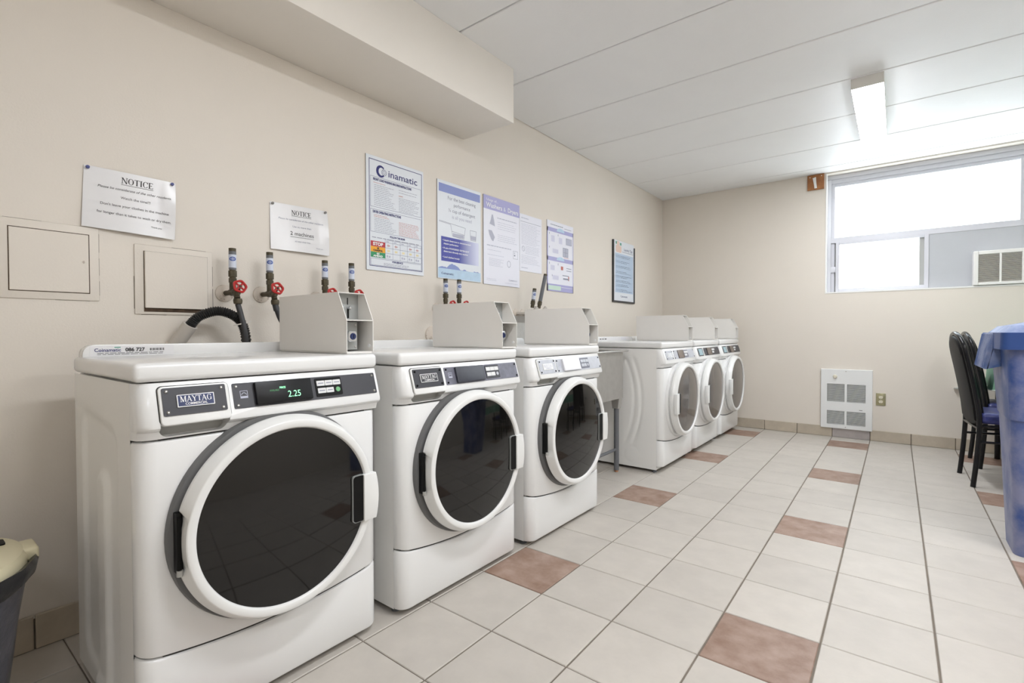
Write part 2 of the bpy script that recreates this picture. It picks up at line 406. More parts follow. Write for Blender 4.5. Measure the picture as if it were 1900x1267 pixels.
# baseboards: a backing strip with separate tiles
bb = MB().box(0, XR, D-0.004, D, 0, 0.098).build('baseboard_far', M_grout, smooth=False); tag(bb, kind='structure')
ci = ci0
while XA+ci*T < XR:
    x0, x1 = max(0.0, XA+ci*T)+0.0025, min(XR, XA+(ci+1)*T)-0.0025
    if x1-x0 > 0.03:
        grey = ci == 2
        MB().box(x0, x1, D-0.012, D-0.0005, 0.001, 0.100 if not grey else 0.094, bev=0.0025, seg=1).build('baseboard_tile', M_base_grey if grey else M_base, bb, smooth=False)
    ci += 1
bl = MB().box(0, 0.004, YB, D-0.012, 0, 0.098).build('baseboard_left', M_grout, smooth=False); tag(bl, kind='structure')
for rj in range(rj0, rj1):
    y0, y1 = max(YB, rj*TY-0.07)+0.0025, min(D-0.012, (rj+1)*TY-0.07)-0.0025
    if y1-y0 > 0.03: MB().box(0.0005, 0.012, y0, y1, 0.001, 0.112, bev=0.0025, seg=1).build('baseboard_tile', M_base, bl, smooth=False)

# ------------------------------------------------------------------ window in the far wall
win = MB()
FY = D+0.085                                         # front of the aluminium frame
win.box(WX0, WX0+0.008, D-0.004, D+0.2, WZ0+0.012, H-0.012); win.box(WX0, WX1, D-0.004, D+0.2, WZ0-0.001, WZ0+0.012)
win = win.build('window_1', M_winwhite, smooth=False); tag(win, kind='structure')
FX0, FZ0 = WX0+0.008, WZ0+0.012
fr = MB()
fr.box(FX0, FX0+0.030, FY, FY+0.09, FZ0, 2.535, 0.002); fr.box(FX0+0.030, FX0+0.060, FY+0.018, FY+0.09, FZ0, H-0.012, 0.002)
fr.box(FX0, WX1, FY, FY+0.09, 2.535, H-0.012, 0.002); fr.box(FX0, WX1, FY+0.012, FY+0.09, 2.495, 2.537, 0.002); fr.box(FX0, WX1, FY+0.026, FY+0.09, 2.462, 2.497, 0.002)
fr.box(FX0+0.03, WX1-0.03, FY, FY+0.09, 1.905, 1.958, 0.003); fr.box(3.01, 3.06, FY, FY+0.09, 1.958, 2.47, 0.002); fr.box(WX1-0.03, WX1, FY, FY+0.09, FZ0, 2.535, 0.002)
fr.build('window_frame', M_alu, win, smooth=False)
MB().box(FX0+0.058, 3.012, FY+0.045, FY+0.052, 1.956, 2.466).build('pane', M_pane, win, smooth=False)
MB().box(3.058, WX1-0.028, FY+0.045, FY+0.052, 1.956, 2.466).build('pane', M_pane, win, smooth=False)
sa = MB()
sa.box(FX0+0.072, FX0+0.102, FY-0.012, FY+0.05, 1.418, 1.905, 0.002); sa.box(2.402, 2.432, FY-0.012, FY+0.05, 1.418, 1.905, 0.002)
sa.box(FX0+0.102, 2.402, FY-0.012, FY+0.05, 1.418, 1.452, 0.002); sa.box(FX0+0.102, 2.402, FY-0.012, FY+0.05, 1.884, 1.905, 0.002)
sa.build('sliding_sash', M_alu, win, smooth=False)
MB().box(2.366, 2.404, FY+0.012, FY+0.05, 1.450, 1.886, 0.002).build('sash_stile', M_pocket, win, smooth=False)
MB().box(FX0+0.100, 2.368, FY+0.022, FY+0.028, 1.450, 1.886).build('pane', M_pane, win, smooth=False)
MB().box(FX0+0.030, FX0+0.075, FY+0.03, FY+0.09, FZ0, 1.906).build('track', M_pocket, win, smooth=False)
MB().box(FX0+0.022, FX0+0.074, FY+0.002, FY+0.05, 1.615, 1.672, 0.004).build('latch', M_alu, win)
MB().box(2.415, WX1-0.03, FY+0.004, FY+0.06, FZ0, 1.906).build('filler_panel', M_greypanel, win, smooth=False)

# air conditioner pushed through the grey filler panel
AX0, AX1, AZ0, AZ1 = 2.722, 3.28, 1.420, 1.708
ac = thing('air_conditioner', (AX0, D-0.02, AZ0), 'white window air conditioner with fine louvred grille set in grey panel', 'air conditioner')
aw, ah = AX1-AX0, AZ1-AZ0
MB().box(0.004, aw-0.004, 0.018, 0.45, 0.004, ah-0.004, 0.004).build('body', M_ac_in, ac, smooth=False)
fa = MB(); fa.box(0, 0.030, 0, 0.12, 0, ah, 0.004); fa.box(aw-0.03, aw, 0, 0.12, 0, ah, 0.004); fa.box(0.03, aw-0.03, 0, 0.12, 0, 0.024, 0.004); fa.box(0.03, aw-0.03, 0, 0.12, ah-0.03, ah, 0.004)
for xx in (0.158, 0.29, 0.42): fa.box(xx, xx+0.014, 0.002, 0.02, 0.02, ah-0.026, 0.002)
fa.build('front_frame', M_ac, ac, smooth=False)
lv = MB()
for i in range(24):
    z = 0.028+i*(ah-0.06)/23.5
    lv.prism([(0.004, z+0.0035), (0.006, z+0.0045), (0.015, z-0.0005), (0.013, z-0.0015)], 'x', 0.03, aw-0.03)
lv.bm.verts.ensure_lookup_table()
tag(lv.build('louvres', M_ac, ac, smooth=False), kind='stuff')

# ------------------------------------------------------------------ machines
MW = 0.686
def front_outline(r=0.042, x_back=-0.045):
    p = [(x_back, 0.0)]
    n = 6
    for i in range(n+1):
        a = pi/2*i/n; p.append((-r+r*sin(a), r-r*cos(a)))
    for i in range(n+1):
        a = pi/2*i/n; p.append((-r+r*cos(a), MW-r+r*sin(a)))
    p.append((x_back, MW)); return p
def dense(p):
    out = []
    for a, b in zip(p, p[1:]):
        l = sqrt((a[0]-b[0])**2+(a[1]-b[1])**2); n = max(1, int(l/0.03))
        for i in range(n): out.append((a[0]+(b[0]-a[0])*i/n, a[1]+(b[1]-a[1])*i/n))
    out.append(p[-1]); return out
def smile(y):
    t = (y-MW/2)/(MW/2); return 0.206+0.034*t*t
def wall_strip(mb, pts, zlo, zhi, bl_=0.006, bh=0.006):
    # upright skin following an outline with softened top and bottom edges, closed at top and bottom
    rows = []
    cx, cy_ = -0.045, MW/2
    def inset(p, d):
        v = Vector((p[0]-(-0.06), 0 if abs(p[1]-cy_) < MW/2-0.045 else (p[1]-cy_)*0.15)); 
        v = v.normalized() if v.length > 1e-6 else Vector((1, 0))
        return (p[0]-v.x*d, p[1]-v.y*d)
    for (d, f) in ((bl_, lambda z0, z1: z0), (bl_*0.3, lambda z0, z1: z0+bl_*0.35), (0, lambda z0, z1: z0+bl_), (0, lambda z0, z1: z1-bh), (bh*0.3, lambda z0, z1: z1-bh*0.35), (bh, lambda z0, z1: z1)):
        row = []
        for p in pts:
            q = inset(p, d); z0, z1 = zlo(p[1]), zhi(p[1]); row.append(mb.bm.verts.new((q[0], q[1], f(z0, z1))))
        rows.append(row)
    back = [[mb.bm.verts.new((-0.05, p[1], z(p[1]))) for p in pts] for z in (zlo, zhi)]
    allr = [back[0]]+rows+[back[1]]
    for a, b in zip(allr, allr[1:]):
        for i in range(len(pts)-1): mb.bm.faces.new((a[i], a[i+1], b[i+1], b[i]))
    return mb
CZ, CY, RO = 0.515, MW/2, 0.280
def relief_side(kind):
    nx, nz = 56, 84; X0, X1, Z0, Z1 = -0.58, -0.045, 0.022, 0.906
    mb = MB(); g = []
    def ss(e0, e1, v): t = min(1, max(0, (v-e0)/(e1-e0))); return t*t*(3-2*t)
    def rr(u, v, cu_, cv, hu, hv, rad):
        qx, qz = abs(u-cu_)-hu+rad, abs(v-cv)-hv+rad
        return sqrt(max(qx, 0)**2+max(qz, 0)**2)+min(max(qx, qz), 0)-rad
    for i in range(nx+1):
        row = []
        for j in range(nz+1):
            u = X0+(X1-X0)*i/nx; v = Z0+(Z1-Z0)*j/nz; d = 0
            if kind == 'washer':
                d1 = rr(u, v+0.10*(u+0.33), -0.33, 0.43, 0.165, 0.36, 0.05); d += 0.009*ss(0.012, -0.016, d1)
                d2 = rr(u, v, -0.31, 0.32, 0.055, 0.33, 0.05); d -= 0.011*ss(0.010, -0.022, d2)
            else:
                rr_ = sqrt((u+0.93)**2+(v-0.52)**2)
                for R in (0.77, 0.715):
                    d += 0.005*math.exp(-((rr_-R)/0.012)**2)*ss(0.36, 0.28, abs(v-0.52))
                c = sqrt((u+0.236)**2+(v-0.112)**2); d += 0.0025*math.exp(-((c-0.062)/0.006)**2)
            row.append(mb.bm.verts.new((u, d, v)))
        g.append(row)
    for i in range(nx):
        for j in range(nz): mb.bm.faces.new((g[i][j], g[i+1][j], g[i+1][j+1], g[i][j+1]))
    return mb
SLOPE0, SLOPE1 = Vector((-0.010, 0, 0.903)), Vector((0.020, 0, 0.806))   # sloping face of the console, top and lip
sd = (SLOPE0-SLOPE1); SL = sd.length; sd.normalize()
FCON = frame_mtx((SLOPE1.x, 0, SLOPE1.z), (0, 1, 0), sd)                   # print space: y along width, up the slope
def rrect(x0, y0, x1, y1, r, n=4):
    p = []
    for cx, cy_, a0 in ((x1-r, y1-r, 0), (x0+r, y1-r, pi/2), (x0+r, y0+r, pi), (x1-r, y0+r, 3*pi/2)):
        for i in range(n+1): a = a0+pi/2*i/n; p.append((cx+r*cos(a), cy_+r*sin(a)))
    return p
def plate(name, x0, y0, x1, y1, m, parent, z0=0.0, z1=0.002, r=0.004, F=FCON, bev=0.0):
    return MB().prism(rrect(x0, y0, x1, y1, r), 'z', z0, z1, bev).build(name, m, parent, mtx=F)
def screw(parent, x, y, z=0.003, F=FCON, r=0.0042, m=None):
    mb = MB(); mb.lathe([(0, 0.0022), (r*0.5, 0.0022), (r*0.55, 0.0008), (r*0.75, 0.0026), (r, 0.0012), (r, 0)], (0, 0, 0), 'z', 14)
    return mb.build('screw', m or M_screw, parent, mtx=F @ Matrix.Translation((x, y, z)))
_shared = {}
def share(key, name, mk, m, parent):
    # alike parts share mesh data
    if key in _shared:
        o = bpy.data.objects.new(name, _shared[key]); C.objects.link(o); o.parent = parent; return o
    r = mk(); o = r.build(name, m, parent) if isinstance(r, MB) else link(name, r, m, parent)
    _shared[key] = o.data; return o
def machine(kind, x, y, label, style, rz=0.0):
    dryer = kind == 'dryer'; hs = -1 if dryer else 1          # handle on the right of washers, on the left of dryers
    t = thing('tumble_dryer' if dryer else 'washing_machine', (x, y, 0), label, 'dryer' if dryer else 'washing machine', 'tumble dryers by the far wall' if dryer else 'front loading washers along the wall', rz)
    zb = 0.045 if dryer else 0.02
    share('cab', 'cabinet', lambda: MB().box(-0.58, -0.045, 0.012, MW-0.001, 0.022, 0.906, 0.003, 1), M_enamel_side, t)
    share('side'+kind, 'side_panel', lambda: relief_side(kind), M_enamel_side, t)
    def top():
        mb = MB(); mb.box(-0.585, -0.003, -0.003, MW+0.003, 0.9085, 0.955, 0.014, 4); return mb
    share('top', 'top_panel', top, M_enamel, t)
    def rail():
        p = rrect(0.010, 0.92, MW-0.010, 0.992, 0.030, 6)
        mb = MB(); mb.prism(p, 'x', -0.582, -0.535, 0.003); return mb
    share('rail', 'rear_ledge', rail, M_enamel, t)
    FO = dense(front_outline())
    share('front', 'front_panel', lambda: wall_strip(MB(), FO, lambda y_: smile(y_)+0.003, lambda y_: 0.764), M_enamel, t)
    share('kick'+kind, 'kick_panel', lambda: wall_strip(MB(), FO, lambda y_: zb, lambda y_: smile(y_)-0.002, 0.010, 0.006), M_enamel, t)
    def seam():
        mb = MB(); mb.box(-0.05, -0.030, 0.020, MW-0.020, 0.05, 0.905); mb.box(-0.04, -0.008, 0.05, MW-0.05, 0.10, 0.7695); return mb
    share('seam', 'inner_frame', seam, M_seam, t)
    def console():
        prof = [(-0.045, 0.769), (-0.002, 0.769), (0.0005, 0.778), (0.004, 0.788), (0.014, 0.793), (0.0195, 0.798), (0.0205, 0.806), (-0.009, 0.9015), (-0.013, 0.9055), (-0.045, 0.9055)]
        mb = MB(); ys = [0.0, 0.004, 0.014, 0.030, MW-0.012, MW-0.003, MW]; ins = [0.042, 0.020, 0.006, 0.0, 0.0, 0.003, 0.012]
        rows = []
        for yy, q in zip(ys, ins): rows.append([mb.bm.verts.new((max(-0.045, px-q) if px > -0.04 else px, yy, pz)) for px, pz in prof])
        n = len(prof)
        for a, b in zip(rows, rows[1:]):
            for i in range(n): mb.bm.faces.new((a[i], a[(i+1) % n], b[(i+1) % n], b[i]))
        mb.bm.faces.new(rows[0]); mb.bm.faces.new(rows[-1][::-1])
        if dryer: return mb
        cut = MB().prism(rrect(0.044, 0.773, 0.200, 0.830, 0.022, 6), 'x', -0.024, 0.06)
        return cutmesh(mb, [cut])
    share('console'+kind, 'console', console, M_enamel, t)
    S = style
    if not dryer:
        share('pocket', 'drawer_pocket', lambda: MB().box(-0.026, -0.0225, 0.046, 0.198, 0.775, 0.828), M_pocket, t)
        def drawer():
            mb = MB(); mb.prism(rrect(0.044, -0.004, 0.203, 0.093, 0.010, 5), 'z', -0.010, 0.0075, 0.003)
            bmesh.ops.transform(mb.bm, matrix=FCON, verts=mb.bm.verts); return mb
        dr = share('drawer', 'detergent_drawer', drawer, M_door, t)
        def gapline():
            mb = MB(); mb.prism(rrect(0.0415, -0.002, 0.2055, 0.0955, 0.012, 5), 'z', -0.003, 0.0007); bmesh.ops.transform(mb.bm, matrix=FCON, verts=mb.bm.verts); return mb
        share('dgap', 'drawer_gap', gapline, M_seam, t)
        lift_ = 0.0075; px0, px1, bpar = 0.050, 0.194, dr
    else:
        lift_ = 0.0; px0, px1, bpar = 0.050, 0.190, t
    # name plate and its badge
    plate('badge_plate', px0, 0.018, px1, 0.088, S['badge_plate'], bpar, lift_, lift_+0.002)
    for sx_ in (px0+0.010, px1-0.010):
        for sy_ in (0.027, 0.079): screw(bpar, sx_, sy_, lift_+0.002, m=S.get('screw'))
    if S.get('screen'):
        plate('status_screen', px0+0.022, 0.026, px1-0.022, 0.080, S['screen'], bpar, lift_+0.002, lift_+0.004, 0.003)
    else:
        bx0, bx1, by0, by1 = px0+0.030, px0+0.114, 0.037, 0.068
        bd = plate('badge', bx0, by0, bx1, by1, M_print_w, bpar, lift_+0.002, lift_+0.005, 0.001)
        Fb = FCON @ Matrix.Translation((0, 0, lift_+0.005))
        rects('badge_field', [(bx0+0.002, by0+0.002, bx1-0.002, by1-0.002)], S['badge_field'], bd, Fb, 0.0003)
        bc = (bx0+bx1)/2
        serif('badge_lettering', 'MAYTAG', 0.0145, S['badge_text'], bd, Fb, (bc, by0+0.0125), width=0.072, lift=0.0006)
        text('badge_lettering', 'COMMERCIAL', 0.0060, S['badge_text'], bd, Fb, (bc, by0+0.0042), 'CENTER', 0.02, width=0.050, lift=0.0006)
    # long control plate
    cp = plate('control_plate', 0.214, 0.018, 0.672, 0.088, S['plate'], t, 0.0, 0.002)
    for sx_ in (0.224, 0.662):
        for sy_ in (0.027, 0.079): screw(t, sx_, sy_, 0.002, m=S.get('screw'))
    if not dryer:
        lo = rects('efficiency_mark', outline(0.232, 0.045, 0.252, 0.066, 0.0014)+[(0.233, 0.046, 0.251, 0.051)], M_print_lg, cp, FCON, 0.0026)
        mb = MB(); pr = None
        for i in range(11):
            a = pi*i/10; q = (0.242+0.007*cos(a), 0.054+0.007*sin(a), 0), (0.242+0.0055*cos(a), 0.054+0.0052*sin(a), 0)
            if pr: mb.poly([pr[0], q[0], q[1], pr[1]])
            pr = q
        mb.build('efficiency_mark', M_print_lg, cp, smooth=False, mtx=FCON @ Matrix.Translation((0, 0, 0.0027)))
    d0, d1 = (0.270, 0.436) if not dryer else (0.300, 0.420)
    dp = plate('display', d0, 0.022, d1, 0.086, S['display'], t, 0.002, 0.012 if not dryer else 0.008, 0.004, bev=0.0015)
    Fd = FCON @ Matrix.Translation((0, 0, 0.012))
    if S.get('price'):
        text('price_digits', '2.25', 0.0185, M_led, dp, Fd, (0.358, 0.034), 'LEFT', -0.012, 0.05, width=0.038)
        text('price_caption', 'PRICE', 0.0055, M_led, dp, Fd, (0.337, 0.061), 'LEFT', 0.02, width=0.017)
        text('price_caption', 'AVAILABLE', 0.0050, M_led_dim, dp, Fd, (0.308, 0.055), 'LEFT', 0.02, width=0.027)
    b0 = 0.452 if not dryer else 0.435
    bp = plate('button_panel', b0, 0.026, b0+0.090, 0.083, S['pad'], t, 0.002, 0.004, 0.004)
    Fp = FCON @ Matrix.Translation((b0, 0.026, 0.004))
    for (bx, by, bw) in ((0.005, 0.033, 0.026), (0.0325, 0.033, 0.026), (0.060, 0.033, 0.026), (0.006, 0.010, 0.027), (0.0345, 0.010, 0.025)):
        bt = MB().prism(rrect(bx, by, bx+bw, by+0.016, 0.001, 1), 'z', 0, 0.001).build('button', S['button'], bp, smooth=False, mtx=Fp)
        if S.get('price'): rects('button_print', [(bx+0.004, by+0.0065, bx+bw-0.004, by+0.0095)], M_print_g, bt if False else bp, Fp, 0.0014)
    if not dryer and S.get('start', True):
        MB().lathe([(0, 0.0014), (0.0075, 0.0014), (0.0078, 0)], (0.0745, 0.018, 0), 'z', 20).build('start_button', S.get('startm', M_green), bp, mtx=Fp)
    # door
    share('recess'+kind, 'door_gasket', lambda: MB().lathe([(0.16, 0.034), (0.262, 0.034), (0.268, 0.020), (0.287, 0.018), (0.290, 0.010), (0.290, -0.012)], (0, CY, CZ), 'x', 80), M_enamel if dryer else M_seal, t)
    def ring():
        def fn(r, a):
            aa = a if hs < 0 else (a-pi) % (2*pi)
            aa = aa if aa < pi else aa-2*pi
            if r > 0.2675 and abs(aa-0.0) < 0.285: return 0.2675       # cut-out where the hinge shows
            return r
        return MB().lathe([(0.225, 0.030), (0.270, 0.026), (0.279, 0.032), (RO, 0.044), (0.2795, 0.047), (0.2675, 0.0725), (0.2660, 0.0745), (0.264, 0.0755), (0.2485, 0.0755), (0.246, 0.0740), (0.244, 0.070), (0.242, 0.064)], (0, CY, CZ), 'x', 132, fn)
    dn = share('ring'+kind, 'door', ring, M_door, t)
    def glass():
        return MB().lathe([(0.2455, 0.0672), (0.222, 0.0705), (0.19, 0.0745), (0.14, 0.0795), (0.08, 0.083), (0.0, 0.0845)], (0, CY, CZ), 'x', 80)
    o = share('glass'+kind, 'door_glass', glass, M_glass_d if dryer else M_glass, dn)
    hy = CY+hs*0.262                                        # handle
    def handle():
        mb = MB(); pts = []
        w0, w1 = 0.212, 0.279
        n = 8
        for i in range(n+1):
            z = -0.074+0.148*i/n; pts.append((CY+hs*(sqrt(0.2825**2-z*z)), CZ-0.012+z))
        pts += [(CY+hs*0.226, CZ+0.062), (CY+hs*0.226, CZ-0.086)]
        mb.prism(pts, 'x', 0.060, 0.086, 0.004); return mb
    share('handle'+kind, 'door_handle', handle, M_door, dn)
    def hp():
        a, b = sorted((CY+hs*0.190, CY+hs*0.230)); mb = MB(); mb.prism(rrect(a, CZ-0.082, b, CZ+0.062, 0.010, 4), 'x', 0.060, 0.0805); return mb
    share('hpocket'+kind, 'handle_recess', hp, M_black, dn)
    def hprim():
        a, b = sorted((CY+hs*0.188, CY+hs*0.232)); mb = MB(); mb.prism(rrect(a, CZ-0.084, b, CZ+0.064, 0.011, 4), 'x', 0.062, 0.0795); return mb
    share('hprim'+kind, 'recess_rim', hprim, M_coin_in, dn)
    def hinge():
        yy = CY-hs*0.270; mb = MB(); mb.box(0.012, 0.040, yy-0.006, yy+0.008, CZ-0.074, CZ+0.074, 0.002); mb.cyl((0.040, yy-0.001, CZ-0.068), (0.040, yy-0.001, CZ+0.064), 0.0055, n=12); return mb
    share('hinge'+kind, 'hinge', hinge, M_black, dn)
    def hp2():
        yy = CY-hs*0.270; mb = MB(); mb.cyl((0.043, yy-0.001, CZ-0.078), (0.043, yy-0.001, CZ-0.064), 0.0072, n=12); return mb
    share('hpin'+kind, 'hinge_pin', hp2, M_pocket, dn)
    for fx_, fy_ in ((-0.07, 0.03), (-0.07, MW-0.03), (-0.54, 0.03), (-0.54, MW-0.03)):
        o = share('foot'+kind, 'foot', lambda: MB().lathe([(0, 0), (0.017, 0), (0.018, 0.006), (0.010, 0.010), (0.008, 0.03), (0, 0.03)], (0, 0, 0), 'z', 14), M_legpaint, t); o.location = (fx_, fy_, 0)
    return t
ST1 = dict(badge_plate=M_plate, badge_field=M_navy, badge_text=M_print_w, plate=M_plate, display=M_screen, pad=M_black, button=M_button, price=True)
ST2 = dict(badge_plate=M_plate, badge_field=M_print_g, badge_text=M_print_w, plate=M_plate_worn, display=M_screen_grey, pad=M_plate, button=M_button, startm=M_plate_silver, screw=M_black)
ST2['badge_field'] = M_plate
ST3 = dict(badge_plate=M_plate_silver, badge_field=M_print_w, badge_text=M_print_lg, plate=M_plate_silver, display=M_screen_white, pad=M_plate_worn, button=M_plate_silver, startm=M_plate_silver, screw=M_black)
DT1 = dict(badge_plate=M_plate_silver, badge_field=M_print_w, badge_text=M_print_lg, plate=M_plate_silver, display=M_screen_brown, pad=M_plate_worn, button=M_button, screw=M_black)
DT2 = dict(badge_plate=M_plate, screen=M_button_blue, plate=M_plate, display=M_screen_brown, pad=M_plate, button=M_button)
mx = [(0.800, -0.9150), (0.822, -0.1470), (0.846, 0.6130)]
m1 = machine('washer', *mx[0], 'nearest white front-loading washer, green 2.25 price on its display', ST1)
m2 = machine('washer', *mx[1], 'middle white washer of the near three, dark name plate and unlit grey display', ST2)
m3 = machine('washer', *mx[2], 'white washer with pale silver control plate, next to the steel sink', ST3)
dx = [(0.882, 2.185), (0.884, 2.915), (0.892, 3.640)]
d1 = machine('dryer', *dx[0], 'white dryer beside the steel sink, embossed side panel in view', DT1)
d2 = machine('dryer', *dx[1], 'middle of the three white dryers in the far corner', DT2)
d3 = machine('dryer', *dx[2], 'white dryer farthest back, against the window wall', DT2)

# sticker on the rear ledge of the nearest washer
stk = plate('asset_sticker', 0.028, 0.956, 0.250, 0.988, M_paper, m1, -0.535, -0.5345, 0.002, F=Matrix(((0, 0, 1, 0), (1, 0, 0, 0), (0, 1, 0, 0), (0, 0, 0, 1))))
FS = Matrix(((0, 0, 1, -0.5345), (1, 0, 0, 0), (0, 1, 0, 0), (0, 0, 0, 1)))
text('sticker_name', 'Coinamatic', 0.0105, M_print_n, stk, FS, (0.038, 0.970), width=0.066, bold=0.02)
rects('sticker_swoosh', [(0.088, 0.9815, 0.104, 0.9845)], M_teal, stk, FS)
text('sticker_number', '086 727', 0.0110, M_print_k, stk, FS, (0.116, 0.970), width=0.052, bold=0.05)
rects('sticker_barcode', [(0.182+i*0.0031, 0.971, 0.182+i*0.0031+0.0014+0.0009*(i % 3 == 0), 0.979) for i in range(13)], M_print_k, stk, FS)
rects('sticker_small_print', lines(0.045, 0.225, 0.9655, 0.9612, 2, 0.0014, 0.1), M_print_k, stk, FS)
# label strip on the rear ledge of the first dryer
stk = plate('label_strip', 0.05, 0.960, 0.60, 0.988, M_paper, d1, -0.535, -0.5345, 0.002, F=Matrix(((0, 0, 1, 0), (1, 0, 0, 0), (0, 1, 0, 0), (0, 0, 0, 1))))
rects('label_print', [(0.06, 0.970, 0.085, 0.977), (0.10, 0.970, 0.125, 0.977), (0.14, 0.970, 0.175, 0.977)], M_print_k, stk, FS)
rects('label_print', lines(0.44, 0.57, 0.982, 0.966, 3, 0.002, 0.2), M_print_lg, stk, FS)

# ------------------------------------------------------------------ coin meters on top of the machines
def coin_meter(x, y, label, len_=0.45, first=[None]):
    t = thing('coin_meter', (x, y, 0.956), label, 'coin box', 'coin meters on the machines')
    Wc, Hc, s = 0.108, 0.212, 0.0025
    side = [(-len_, 0.006), (0, 0.006), (0, 0.116), (-0.050, Hc), (-len_, Hc)]
    parts = []
    if first[0] is None:
        def P(name, mb, m): parts.append((name, mb.build(name, m, t, smooth=False).data))
        P('side_wall', MB().prism(side, 'y', 0, s), M_coin); P('side_wall', MB().prism(side, 'y', Wc-s, Wc), M_coin)
        P('top_cover', MB().box(-len_, -0.050, s, Wc-s, Hc-s, Hc), M_coin)
        P('base', MB().box(-len_+0.005, -0.004, 0.004, Wc-0.004, 0, 0.0065), M_coin); P('rear_wall', MB().box(-len_, -len_+s, s, Wc-s, 0.006, Hc-s), M_coin)
        P('shelf', MB().box(-0.094, -0.001, s, Wc-s, 0.113, 0.116), M_coin)
        P('coin_plate', MB().box(-0.094, -0.086, s, Wc-s, 0.116, Hc-s), M_coin_in)
        sl = MB()
        for yy in (0.026, 0.060): sl.box(-0.086, -0.0845, yy, yy+0.003, 0.172, 0.196); sl.box(-0.086, -0.0835, yy, yy+0.006, 0.124, 0.156)
        P('coin_slots', sl, M_black)
        kb = MB()
        for yy in (0.030, 0.064): kb.lathe([(0, 0.018), (0.006, 0.016), (0.007, 0.010), (0.004, 0.004), (0.004, 0)], (-0.0845, yy, 0.160), 'x', 14)
        P('slide_knobs', kb, M_chrome)
        P('vault_door', MB().box(-0.060, -0.052, s, 0.078, 0.012, 0.110, 0.001, 1), M_coin_in)
        P('vault_lock', MB().prism(rrect(0.026, 0.040, 0.062, 0.078, 0.010), 'x', -0.052, -0.028, 0.003), M_chrome)
        lk = MB().lathe([(0, 0.004), (0.010, 0.004), (0.012, 0)], (-0.028, 0.044, 0.059), 'x', 18); P('lock_cylinder', lk, M_navy)
        P('lock_keyhole', MB().box(-0.0242, -0.0235, 0.0425, 0.0455, 0.052, 0.066), M_black)
        rv = MB()
        for yy, zz in ((0.066, 0.022), (0.066, 0.100)): rv.lathe([(0, 0.003), (0.004, 0.002), (0.005, 0)], (-0.052, yy+0.004, zz), 'x', 12)
        P('rivets', rv, M_screw)
        bo = MB(); bo.lathe([(0, 0.003), (0.004, 0.0025), (0.0055, 0)], (0, 0, 0), 'z', 12)
        P('side_bolt', MB().cyl((-0.020, Wc-s-0.003, 0.026), (-0.020, Wc-s, 0.026), 0.006, n=12), M_print_w)
        bo.bm.free(); first[0] = parts
    else:
        for n_, me in first[0]:
            o = bpy.data.objects.new(n_, me); C.objects.link(o); o.parent = t
    return t
coin_meter(0.748, -0.314, 'beige steel coin meter on the nearest washer')
coin_meter(0.822, 0.428, 'beige steel coin meter on the middle washer of the near three')
coin_meter(0.842, 1.180, 'beige steel coin meter on the washer beside the sink')
coin_meter(0.872, 2.775, 'grey coin meter on the dryer nearest the sink')
coin_meter(0.876, 3.500, 'grey coin meter on the middle dryer')
coin_meter(0.884, 4.222, 'grey coin meter on the dryer closest to the window wall')

# ------------------------------------------------------------------ sink between washers and dryers
sk = thing('laundry_sink', (0.0, 1.40, 0), 'stainless steel laundry sink on grey legs between washer and dryer', 'sink')
SX0, SX1, SY1 = 0.085, 0.620, 0.690
bs = MB(); th = 0.004
bs.box(SX0+th, SX1-th, 0.02, 0.02+th, 0.55, 0.886); bs.box(SX0+th, SX1-th, SY1-th, SY1, 0.55, 0.886); bs.box(SX1-th, SX1, 0.02, SY1, 0.55, 0.886); bs.box(SX0, SX0+th, 0.02, SY1, 0.55, 0.886); bs.box(SX0, SX1, 0.02, SY1, 0.545, 0.55)
bs.build('basin', M_steel, sk, smooth=False)
rm = MB(); rm.box(SX1-0.006, SX1+0.030, -0.02, SY1+0.035, 0.884, 0.898, 0.006, 3); rm.box(SX0+0.03, SX1-0.006, -0.02, 0.026, 0.884, 0.898, 0.006, 3); rm.box(SX0+0.03, SX1-0.006, SY1-0.006, SY1+0.035, 0.884, 0.898, 0.006, 3); rm.box(0.03, SX0+0.03, -0.02, SY1+0.035, 0.884, 0.898, 0.006, 3)
rm.build('rim', M_steel, sk)
MB().prism([(0.070, 0.890), (0.084, 0.890), (0.084, 1.098), (0.040, 1.148), (0.030, 1.148), (0.070, 1.098)], 'y', -0.02, SY1+0.035).build('backsplash', M_steel, sk, smooth=False)
for lx, ly in ((0.585, 0.655), (0.585, 0.06), (0.125, 0.655), (0.125, 0.06)):
    MB().cyl((lx, ly, 0.012), (lx, ly, 0.50), 0.0185, n=18).build('leg', M_legpaint, sk)
    MB().prism([(lx-0.032, 0.546), (lx+0.032, 0.546), (lx+0.022, 0.468), (lx-0.022, 0.468)], 'y', ly-0.024, ly+0.024).build('leg_socket', M_steel, sk, smooth=False)
    MB().lathe([(0, 0), (0.013, 0), (0.015, 0.006), (0.011, 0.016), (0, 0.016)], (lx, ly, 0), 'z', 14).build('foot', M_copper, sk)
MB().cyl((0.585, 0.06, 0.165), (0.585, 0.655, 0.165), 0.011, n=10).build('stretcher', M_legpaint, sk)

